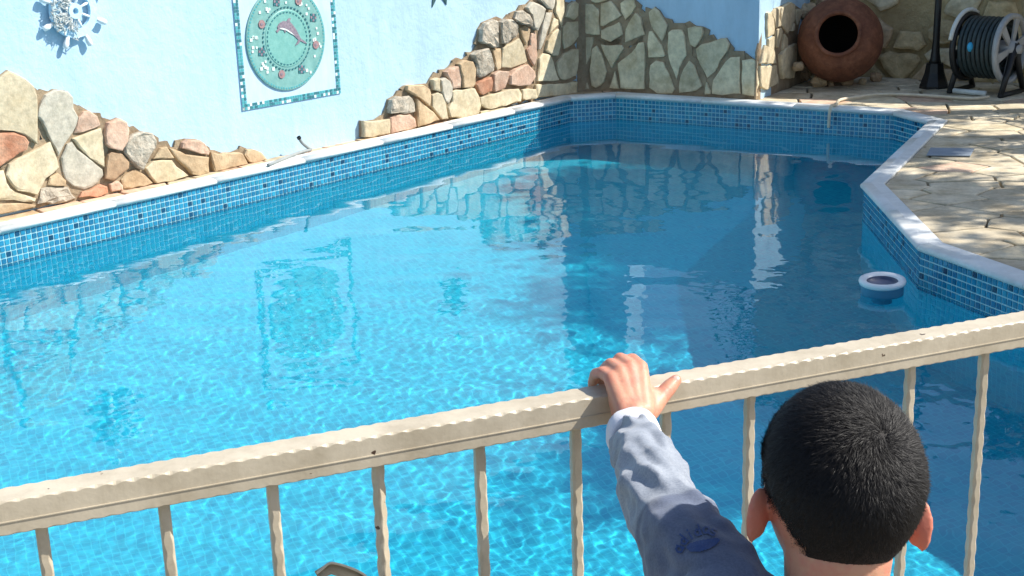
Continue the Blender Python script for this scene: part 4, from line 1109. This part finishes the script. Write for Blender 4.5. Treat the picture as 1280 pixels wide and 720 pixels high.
# rail-frame of the gripping hand
hs = ((p2(on_plane(786, 480, V3(RA)+RN3*RW, RN3))-RA).dot(RD))
HB = V3(RA+RD*hs, ZR)                                   # far top edge of the rail at the hand
RF = lambda t, n, z: HB+RD3*t+RN3*n+Vector((0, 0, z))
wrist = RF(-.018, .080, -.030)
elbow = at(829, 640, 1.31)
chain(body, [sh_l, elbow, wrist], [.030, .025, .0195], 18)
hand = body
chain(body, [wrist, RF(-.012, .074, -.014)], [.0195, .0185], 16)
fing = {  # knuckle, then the joints over the rail and down its far side
    'index': [(.0205, .026, .0225), (.0215, .003, .0250), (.0210, -.0125, .0135), (.0200, -.0150, -.008), (.0195, -.0115, -.020)],
    'middle': [(.0070, .024, .0250), (.0070, .000, .0270), (.0068, -.0145, .0140), (.0066, -.0165, -.010), (.0064, -.0120, -.023)],
    'ring': [(-.0070, .027, .0225), (-.0080, .004, .0240), (-.0085, -.0120, .0120), (-.0085, -.0150, -.009), (-.0085, -.0112, -.021)],
    'little': [(-.0200, .032, .0170), (-.0225, .012, .0190), (-.0240, -.0040, .0125), (-.0245, -.0120, -.002), (-.0245, -.0105, -.013)]}
frad = {'index': (.0092, .0083, .0078, .0072, .0062), 'middle': (.0094, .0085, .0079, .0073, .0063), 'ring': (.0090, .0081, .0075, .0069, .0060), 'little': (.0084, .0073, .0067, .0061, .0054)}
for k, js in fing.items():
    chain(body, [RF(*j) for j in js], frad[k], 14)
    chain(body, [RF(-.011+js[0][0]*.55, .074, -.012), RF(*js[0])], [.0135, .0098], 14)      # metacarpals fill the palm
    chain(body, [RF(-.011+js[0][0]*.55, .068, -.022), RF(js[0][0]*.9-.004, .048, -.002)], [.0125, .010], 12)
chain(body, [RF(-.004, .074, -.022), RF(.014, .064, -.016), RF(.032, .0540, -.008), RF(.0490, .0470, .0010), RF(.0590, .0430, .0060)], [.0130, .0128, .0106, .0094, .0072], 14)   # thumb
chain(body, [RF(.008, .064, -.010), RF(.022, .052, -.002)], [.012, .009], 12)
# right arm hangs, legs stand
el_r = sh_r+Vector((.045, .03, -.15)); wr_r = el_r+Vector((.0, .10, -.09))
chain(body, [sh_r, el_r, wr_r], [.030, .024, .019], 16)
chain(body, [wr_r, wr_r+Vector((-.005, .04, -.015))], [.019, .018], 12)
for q_ in range(4):
    b0 = wr_r+Vector((-.022+.014*q_, .05, -.016)); chain(body, [b0, b0+Vector((0, .022, -.006)), b0+Vector((0, .034, -.020))], [.0088, .008, .0065], 10)
chain(body, [wr_r+Vector((-.016, .02, -.012)), wr_r+Vector((-.036, .038, -.018)), wr_r+Vector((-.038, .054, -.026))], [.0105, .0085, .007], 10)
FEET = []
for sx in (-1, 1):
    hip = pelvis+Vector((.042*sx, 0, -.02)); kn = Vector((hip.x+.01*sx, hip.y+.02, GZ+.205)); an_ = Vector((hip.x+.012*sx, hip.y-.005, GZ+.055)); FEET.append((hip, kn, an_))
    chain(body, [hip, kn, an_], [.058, .042, .029], 16); chain(body, [an_, an_+Vector((0, .05, -.03))], [.03, .024], 12)
bo = remeshed(body, 'body', M_skin, boy, .0023, 5, .5)
flush = [(L_(.072*sx_, -.01, -.037), .026, .95) for sx_ in (-1, 1)]+[(RF(*js[k2]), .010, .55) for js in fing.values() for k2 in (0, 1)]+[(RF(.0590, .0430, .0060), .012, .5)]
co_ = np.empty(len(bo.data.vertices)*3); bo.data.vertices.foreach_get('co', co_); co_ = co_.reshape(-1, 3)+np.array(boy.location); fl_ = np.zeros(len(co_))
for c_, r_, a_ in flush: fl_ = np.maximum(fl_, a_*np.exp(-((co_-np.array(c_))**2).sum(1)/(r_*r_)))
bo.data.attributes.new('flush', 'FLOAT', 'POINT').data.foreach_set('value', fl_.astype(np.float32))
# finger nails on the thumb
m_ = MB(); ax_ = (RF(.0590, .0430, .0060)-RF(.0490, .0470, .0010)).normalized(); nn_ = (Vector((0, 0, 1))*.75+RN3*.6).normalized(); nn_ = (nn_-ax_*nn_.dot(ax_)).normalized()
m_.ball(RF(.0572, .0437, .0051)+nn_*.0066, 1, 12, 8, Matrix((ax_, nn_.cross(ax_), nn_)).transposed(), lambda u: Vector((u.x*.0048, u.y*.0040, u.z*.0012)))
m_.build('thumb_nail', noisy('nail', (.62, .38, .30), (.68, .44, .36), 30, .3, 0), bo, True)
# eyes and brows
for sx in (-1, 1):
    m_ = MB(); m_.ball(L_(.029*sx, .076, -.012), .0105, 16, 10); ey = m_.build('eye', M_whitep, boy, True)
    m_ = MB(); m_.ball(L_(.029*sx, .0835, -.012), .0045, 12, 8); m_.build('iris', M_scalp, ey, True)
    m_ = MB(); m_.tube([L_(.014*sx, .088, .006), L_(.030*sx, .083, .011), L_(.044*sx, .074, .006)], .003, 6); m_.build('eyebrow', M_hair, boy, True)

# --- hair: dark cap plus short strands
def hair_ok(u):
    """unit direction in head axes"""
    if u.z > .28 and u.y < .72: return True
    if u.z > .05 and u.y < .80-.9*(.30-u.z): return u.y < .55
    if u.y > .16: return False
    # round the ears and down the nape
    lim = (-.95 if abs(u.x) < .20 else -.95+(abs(u.x)-.20)*.95)+.10*noise.noise(u*11)
    return u.z > lim
cap = MB(); nu, nv = 96, 64; idm = {}; vs = []; f = []
for i in range(nv+1):
    a = math.pi*i/nv
    for k in range(nu):
        q_ = 2*math.pi*k/nu; u = Vector((math.sin(a)*math.cos(q_), math.sin(a)*math.sin(q_), math.cos(a))); ok = hair_ok((u+Vector((0, .06, -.13))).normalized()) and hair_ok(u)
        idm[i, k] = (u, ok); 
        vs.append(HC+HM @ head_fn(u, .0030 if ok else -.004))
for i in range(nv):
    for k in range(nu):
        k2 = (k+1) % nu
        if sum((idm[i, k][1], idm[i+1, k][1], idm[i+1, k2][1], idm[i, k2][1])) >= 2: f.append((i*nu+k, (i+1)*nu+k, (i+1)*nu+k2, i*nu+k2))
hair = mesh('hair', vs, f, M_scalp, boy, True)
NS = 120000
whorl = Vector((.16, -.66, .70)).normalized()
sv = []; sf = []; cnt = 0
def swirl(u):
    g = u-whorl*u.dot(whorl)
    if g.length < 1e-4: g = Vector((1, 0, 0))
    g = g.normalized(); tng = whorl.cross(u); tng = tng.normalized() if tng.length > 1e-4 else g
    fl_ = g+tng*.55*math.exp(-(1-u.dot(whorl))*3)
    return (fl_-u*fl_.dot(u)).normalized()
while cnt < NS:
    z = random.uniform(-.95, 1); a = random.uniform(0, 2*math.pi); s_ = math.sqrt(1-z*z); u = Vector((s_*math.cos(a), s_*math.sin(a), z))
    if not hair_ok(u): continue
    if u.y > .55 and random.random() < .6: continue
    edge_ = sum(not hair_ok((u+Vector(o2)).normalized()) for o2 in ((.0, 0, -.14), (.10, 0, -.05), (-.10, 0, -.05), (0, .12, 0)))
    if edge_ and random.random() < .20*edge_: continue
    cnt += 1
    root = head_fn(u, .0022); fl_ = swirl(u); nz = u.copy()
    clump = noise.noise_vector(u*7)*.55+noise.noise_vector(u*22)*.45
    dirn = (fl_+clump-u*clump.dot(u)+Vector((random.gauss(0, .17), random.gauss(0, .17), random.gauss(0, .17)))).normalized()
    ln = (.0080 if u.z > .1 else .0080*max(.30, 1-(.1-u.z)*1.0))*random.uniform(.7, 1.2)*(1-.15*edge_)
    lift = .50 if u.z > .1 else .30
    p1_ = root+(nz*lift+dirn*.75)*ln*.5; p2_ = root+(nz*lift*.62+dirn)*ln
    wv = (dirn.cross(nz)).normalized(); wv = (wv+nz*random.uniform(-.5, .5)).normalized()*.00019
    b0 = len(sv)
    sv += [root-wv, root+wv, p1_-wv*.8, p1_+wv*.8, p2_]
    sf += [(b0, b0+1, b0+3, b0+2), (b0+2, b0+3, b0+4)]
tmp = np.array([tuple(p) for p in sv]); Mx = np.array(HM); tmp = tmp @ Mx.T+np.array(HC)-np.array(root_loc(boy))
me = bpy.data.meshes.new('hair_strands'); me.from_pydata(tmp.tolist(), [], sf); me.materials.append(M_hair); st_ = link('hair_strands', me, hair); st_['kind'] = 'stuff'

# --- clothes
def sleeve(mb, pts, rads, folds, n=72, m=150, seedv=0.0, amp=.0075):
    P = spline([Vector(p) for p in pts], 12); Ls = [0]
    for a, b in zip(P, P[1:]): Ls.append(Ls[-1]+(b-a).length)
    T_ = Ls[-1]; ref = Vector((0, 0, 1)); v = []
    for i in range(m+1):
        s_ = T_*i/m; k = max(j for j in range(len(Ls)) if Ls[j] <= s_+1e-9); k = min(k, len(P)-2)
        p = P[k].lerp(P[k+1], (s_-Ls[k])/max(1e-6, Ls[k+1]-Ls[k]))
        t = (P[min(k+2, len(P)-1)]-P[max(k-1, 0)]).normalized(); a = (ref-t*ref.dot(t)).normalized(); b = t.cross(a)
        x = i/m; rr = np.interp(x, np.linspace(0, 1, len(rads)), rads)
        for q_ in range(n):
            g = 2*math.pi*q_/n
            sw = noise.noise(Vector((x*2.2+seedv, math.cos(g)*.8, math.sin(g)*.8)))
            w1 = 1-abs(math.sin(x*folds*.42+1.6*math.sin(g+seedv)+3.2*sw))          # sharp creases between broad swells
            d = amp*(.75*w1**.7-.4)*(.5+.5*math.sin(g*1.0+x*6+seedv+2*sw))
            d += amp*1.1*noise.noise(Vector((x*7+2*math.sin(g), math.cos(g)*1.7+seedv, math.sin(g)*1.7)))+amp*.35*noise.noise(Vector((x*24, math.cos(g)*3+seedv, math.sin(g)*3)))
            v.append(p+(a*math.cos(g)+b*math.sin(g))*(rr+d))
    f = []
    for i in range(m):
        for q_ in range(n): f.append((i*n+q_, i*n+(q_+1) % n, (i+1)*n+(q_+1) % n, (i+1)*n+q_))
    f.append(tuple(range(n))[::-1]); f.append(tuple(range(m*n, (m+1)*n))); mb.add(v, f)
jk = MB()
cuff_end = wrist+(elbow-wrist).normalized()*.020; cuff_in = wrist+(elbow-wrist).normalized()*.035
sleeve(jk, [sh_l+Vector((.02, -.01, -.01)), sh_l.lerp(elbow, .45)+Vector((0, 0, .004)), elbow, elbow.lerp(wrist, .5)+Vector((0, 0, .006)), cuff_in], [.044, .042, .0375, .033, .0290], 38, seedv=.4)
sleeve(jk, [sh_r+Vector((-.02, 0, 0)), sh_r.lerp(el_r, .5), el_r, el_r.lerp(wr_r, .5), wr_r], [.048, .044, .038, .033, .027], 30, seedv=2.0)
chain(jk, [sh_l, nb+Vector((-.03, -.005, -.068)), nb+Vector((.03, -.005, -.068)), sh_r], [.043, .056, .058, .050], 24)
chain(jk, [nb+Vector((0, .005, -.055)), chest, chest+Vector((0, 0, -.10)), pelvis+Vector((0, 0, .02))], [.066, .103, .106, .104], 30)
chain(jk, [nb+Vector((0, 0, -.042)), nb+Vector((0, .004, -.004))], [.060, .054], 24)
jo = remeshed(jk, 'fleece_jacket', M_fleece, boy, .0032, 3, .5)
bm = bmesh.new(); bm.from_mesh(jo.data); bm.normal_update()
for v_ in bm.verts:
    d = .0030*noise.noise(v_.co*26)+.0016*noise.noise(v_.co*60)+.004*noise.noise(Vector((v_.co.x*12, v_.co.y*12, v_.co.z*24))); v_.co += v_.normal*d
bm.to_mesh(jo.data); bm.free()
# fleece colour is darker past the elbows towards the shoulders
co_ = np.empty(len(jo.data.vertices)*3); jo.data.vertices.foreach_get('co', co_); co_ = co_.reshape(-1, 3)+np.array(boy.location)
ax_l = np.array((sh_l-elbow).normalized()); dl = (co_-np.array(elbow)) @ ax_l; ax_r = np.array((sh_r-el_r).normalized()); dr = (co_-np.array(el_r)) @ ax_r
up_dk = np.where(co_[:, 0] < nb.x, dl, dr); up_dk = np.clip((up_dk-.030)/.006, 0, 1)
jo.data.attributes.new('upper_dark', 'FLOAT', 'POINT').data.foreach_set('value', up_dk.astype(np.float32))
def cuff(a, d, r0, name):
    m_ = MB(); m_.lathe(a, d, [(r0*.86, .010), (r0*.96, -.004), (r0*1.02, -.008), (r0*1.10, -.006), (r0*1.14, .004), (r0*1.16, .016), (r0*1.15, .026), (r0*1.02, .032), (r0*.8, .03)], 40)
    o = m_.build(name, M_cuff, boy, True); 
    for v_ in o.data.vertices: v_.co += Vector(noise.noise_vector(v_.co*45))*.0022
    return o
cuff(cuff_end-(elbow-wrist).normalized()*.012, (elbow-wrist).normalized(), .0268, 'shirt_cuff')
cuff(wr_r+(el_r-wr_r).normalized()*.004, (el_r-wr_r).normalized(), .025, 'shirt_cuff')
tr = MB()
for hip, kn, an_ in FEET: chain(tr, [hip+Vector((0, 0, .02)), kn, an_+Vector((0, 0, .005))], [.068, .053, .042], 20)
chain(tr, [pelvis+Vector((0, 0, .06)), pelvis+Vector((0, 0, -.01))], [.090, .092], 24)
remeshed(tr, 'trousers', M_trouser, boy, .005, 3)
for hip, kn, an_ in FEET:
    s_ = MB(); chain(s_, [an_+Vector((0, -.012, -.028)), an_+Vector((0, .045, -.034)), an_+Vector((0, .085, -.037))], [.0275, .0300, .0260], 16); chain(s_, [an_+Vector((0, -.005, .0)), an_+Vector((0, 0, -.03))], [.035, .034], 16)
    remeshed(s_, 'shoe', M_shoe, boy, .004, 2)
# --- printed emblem on the sleeve: letters over a half oval, laid on the cloth
bpy.context.view_layer.update()
bvh = BVHTree.FromPolygons([v_.co+boy.location for v_ in jo.data.vertices], [tuple(p.vertices) for p in jo.data.polygons])
def onto(px, py, lift=.0022):
    d = ray(px, py).normalized(); h = bvh.ray_cast(CAM, d)
    if h[0] is None: return None
    nn = h[1] if h[1].dot(-d) > 0 else -h[1]
    return h[0]+(nn*.3-d*.7)*lift
def decal(poly, mb, lift=.0018, step=2.5):
    """fill a pixel polygon with a fine grid draped on the cloth"""
    pl = [Vector(p) for p in poly]; xs = [p.x for p in pl]; ys = [p.y for p in pl]; x = min(xs); g = {}
    nx_ = int((max(xs)-min(xs))/step)+2; ny_ = int((max(ys)-min(ys))/step)+2
    for i in range(nx_):
        for j in range(ny_):
            c = Vector((min(xs)+(i+.5)*step, min(ys)+(j+.5)*step))
            if not inside(c, pl): continue
            q = []
            for di, dj in ((0, 0), (1, 0), (1, 1), (0, 1)):
                if (i+di, j+dj) not in g: g[i+di, j+dj] = onto(min(xs)+(i+di)*step, min(ys)+(j+dj)*step, lift)
                q.append(g[i+di, j+dj])
            if all(p is not None for p in q) and max((a-b).length for a in q for b in q) < .02: mb.add(q[::-1], [(0, 1, 2, 3)])
pr = MB()
z8 = lambda x, y: (720+x/3.271, 500+y/3.271)
decal([z8(*p) for p in ((450, 606), (465, 588), (500, 578), (540, 570), (578, 566), (590, 572), (575, 592), (545, 610), (505, 622), (470, 622))], pr, step=1.0)
# letters a d i d a s, drawn as strokes that follow an arc
def stroke(pts, wpx):
    pts = [Vector(p) for p in pts]
    for a, b in zip(pts, pts[1:]):
        d = (b-a).normalized(); n_ = Vector((-d.y, d.x))*wpx/2; a2, b2 = a-d*wpx*.25, b+d*wpx*.25
        decal([a2-n_, a2+n_, b2+n_, b2-n_], pr, .0018, .6)
glyph = {'a': [[(.9, .35), (.5, .25), (.15, .5), (.3, .85), (.7, .9), (.9, .6)], [(.92, .2), (.92, 1)]], 'd': [[(.85, .55), (.5, .35), (.15, .6), (.3, .95), (.7, .95), (.85, .7)], [(.88, -.1), (.88, 1)]], 'i': [[(.5, .3), (.5, 1)], [(.5, -.05), (.5, .05)]], 's': [[(.85, .35), (.4, .3), (.25, .5), (.75, .72), (.65, .95), (.15, .92)]]}
ctrs = [(420, 612), (437, 575), (466, 552), (495, 537), (530, 530), (562, 536)]
angs = [-72, -50, -32, -20, -5, 14]
for ch_, (cx, cy), an_ in zip('adidas', ctrs, angs):
    c0 = Vector(z8(cx, cy)); s_ = 9.5; sy_ = 12.5; ca, sa = math.cos(R(an_)), math.sin(R(an_))
    for strokeset in glyph[ch_]:
        stroke([(c0.x+((x-.5)*s_)*ca-((y-.5)*sy_)*sa, c0.y+((x-.5)*s_)*sa+((y-.5)*sy_)*ca) for x, y in strokeset], 2.3)
pr.build('sleeve_print', M_print, jo)

# ------------------------------------------------------------------ slender trees beyond the right edge; their stems and leaves streak the deck with shade
def tree(x, y, h, label, seed, leaves=1500, spread=.55, lo=.45):
    r_ = random.Random(seed); root = empty('olive_tree', (x, y, .128)); tag(root, label, 'tree', 'slender trees along the sunny side of the deck')
    b = Vector((x, y, .11)); m_ = MB(); ends = []
    top_ = b+Vector((r_.uniform(-.12, .12), r_.uniform(-.12, .12), h*.6))
    tp = spline([b, b.lerp(top_, .5)+Vector((r_.uniform(-.05, .05), r_.uniform(-.05, .05), 0)), top_], 5); m_.tube(tp, list(np.linspace(.038, .02, len(tp))), 10)
    for k in range(9):
        s_ = tp[r_.randrange(len(tp)//2, len(tp))]; a = r_.uniform(0, 6.28); e_ = s_+Vector((math.cos(a)*spread*r_.uniform(.5, 1), math.sin(a)*spread*r_.uniform(.5, 1), h*r_.uniform(.12, .38)))
        bp = spline([s_, s_.lerp(e_, .5)+Vector((0, 0, .05)), e_], 4); m_.tube(bp, list(np.linspace(.014, .004, len(bp))), 6); ends += bp[2:]
    m_.build('trunk', M_bark, root, True)
    v = []; f = []
    for k in range(leaves):
        c = r_.choice(ends)+Vector((r_.gauss(0, .09), r_.gauss(0, .06), r_.gauss(0, .07)))
        d = Vector((r_.uniform(-1, 1), r_.uniform(-1, 1), r_.uniform(-.8, .5))).normalized(); s2 = d.orthogonal().normalized(); s2 = (s2*math.cos(k)+d.cross(s2)*math.sin(k))
        l_ = r_.uniform(.05, .085); b0 = len(v); v += [c, c+d*l_*.5+s2*l_*.14, c+d*l_, c+d*l_*.5-s2*l_*.14]; f.append((b0, b0+1, b0+2, b0+3))
    mesh('crown', v, f, M_leaf, root)
TREES = [(4.5, 7.65, 2.4), (4.1, 6.75, 2.2), (4.4, 5.55, 2.5), (4.1, 4.75, 2.1)]
tl_ = ['slender olive tree standing closest to the stone wall', 'slender olive tree level with the skimmer lid', 'tallest slender olive tree beside the deck', 'shortest slender olive tree at the railing end of the row']
for i, ((x, y, h), lb) in enumerate(zip(TREES, tl_)): tree(x, y, h, lb, 20+i, 2100, .34)
# dense evergreens behind the low walls; from here only the pool mirrors them
def evergreen(x, y, h, r0, label, seed):
    r_ = random.Random(seed); root = empty('evergreen_tree', (x, y, .128)); tag(root, label, 'tree', 'evergreen trees behind the walls')
    m_ = MB(); b = Vector((x, y, .1)); m_.tube([b, b+Vector((.03, 0, h*.5)), b+Vector((0, .02, h*.92))], [.09, .06, .02], 10)
    for k in range(14):
        z = h*r_.uniform(.2, .85); a = r_.uniform(0, 6.28); m_.tube([b+Vector((0, 0, z)), b+Vector((math.cos(a)*r0*.7, math.sin(a)*r0*.7, z+.15))], [.022, .006], 6)
    m_.build('trunk', M_bark, root, True); v = []; f = []
    for k in range(7000):
        z = r_.uniform(.12, 1); rr = r0*(1-abs(z-.45)**1.6*1.5)*math.sqrt(r_.uniform(.1, 1)); a = r_.uniform(0, 6.28)
        q = 1+.3*math.sin(a*3+z*9)
        c = b+Vector((math.cos(a)*rr*q, math.sin(a)*rr*q, z*h)); d = Vector((r_.uniform(-1, 1), r_.uniform(-1, 1), r_.uniform(-.6, .8))).normalized(); s2 = d.orthogonal().normalized(); s2 = s2*math.cos(k)+d.cross(s2)*math.sin(k)
        l_ = r_.uniform(.06, .11); b0 = len(v); v += [c, c+d*l_*.5+s2*l_*.25, c+d*l_, c+d*l_*.5-s2*l_*.25]; f.append((b0, b0+1, b0+2, b0+3))
    mesh('crown', v, f, M_leaf, root)
def shade_pine(x, y, zc, r0, label, seed, n=3000):  # unseen pines added to throw shade on the pool and its floor
    r_ = random.Random(seed); root = empty('added_pine', (x, y, .128)); tag(root, label, 'tree', 'pines added out of view to shade the pool')
    b = Vector((x, y, .1)); m_ = MB(); tp = spline([b, b+Vector((.06, .05, zc*.5)), b+Vector((-.02, .03, zc+.3))], 6); m_.tube(tp, list(np.linspace(.11, .05, len(tp))), 12); ends = []
    for k in range(22):
        a = r_.uniform(0, 6.28); s_ = tp[r_.randrange(len(tp)//2+1, len(tp))]; e_ = Vector((x+math.cos(a)*r0*r_.uniform(.4, 1), y+math.sin(a)*r0*r_.uniform(.4, 1), zc+r_.uniform(-.55, .6)*r0)); m_.tube([s_, s_.lerp(e_, .5)+Vector((0, 0, .08)), e_], [.03, .018, .006], 6); ends += [e_, s_.lerp(e_, .7)]
    m_.build('trunk', M_bark, root, True); v = []; f = []
    for k in range(n):
        c = r_.choice(ends)+Vector((r_.gauss(0, .17), r_.gauss(0, .17), r_.gauss(0, .10))); d = Vector((r_.uniform(-1, 1), r_.uniform(-1, 1), r_.uniform(-.5, .8))).normalized(); s2 = d.orthogonal().normalized(); s2 = s2*math.cos(k)+d.cross(s2)*math.sin(k)
        l_ = r_.uniform(.08, .15); b0 = len(v); v += [c, c+d*l_*.5+s2*l_*.2, c+d*l_, c+d*l_*.5-s2*l_*.2]; f.append((b0, b0+1, b0+2, b0+3))
    mesh('crown', v, f, M_leaf, root)
for i, (x, y, zc, r0, lb) in enumerate(((5.85, 7.95, 4.3, .42, 'added shade pine nearest the stone wall, behind the slender olives'), (5.85, 7.15, 4.35, .50, 'added shade pine standing second from the stone wall'), (5.85, 5.9, 4.4, .46, 'added shade pine level with the floating dispenser'), (5.85, 4.6, 4.4, .46, 'added shade pine at the railing end of the deck'))): shade_pine(x, y, zc, r0, lb, 40+i, 5200 if i < 2 else 2600)
evergreen(2.6, 10.6, 3.2, .8, 'broad evergreen tree behind the wall return and clay pot', 3)
evergreen(4.2, 10.2, 3.0, .85, 'evergreen tree behind the stone wall and hose reel', 4)
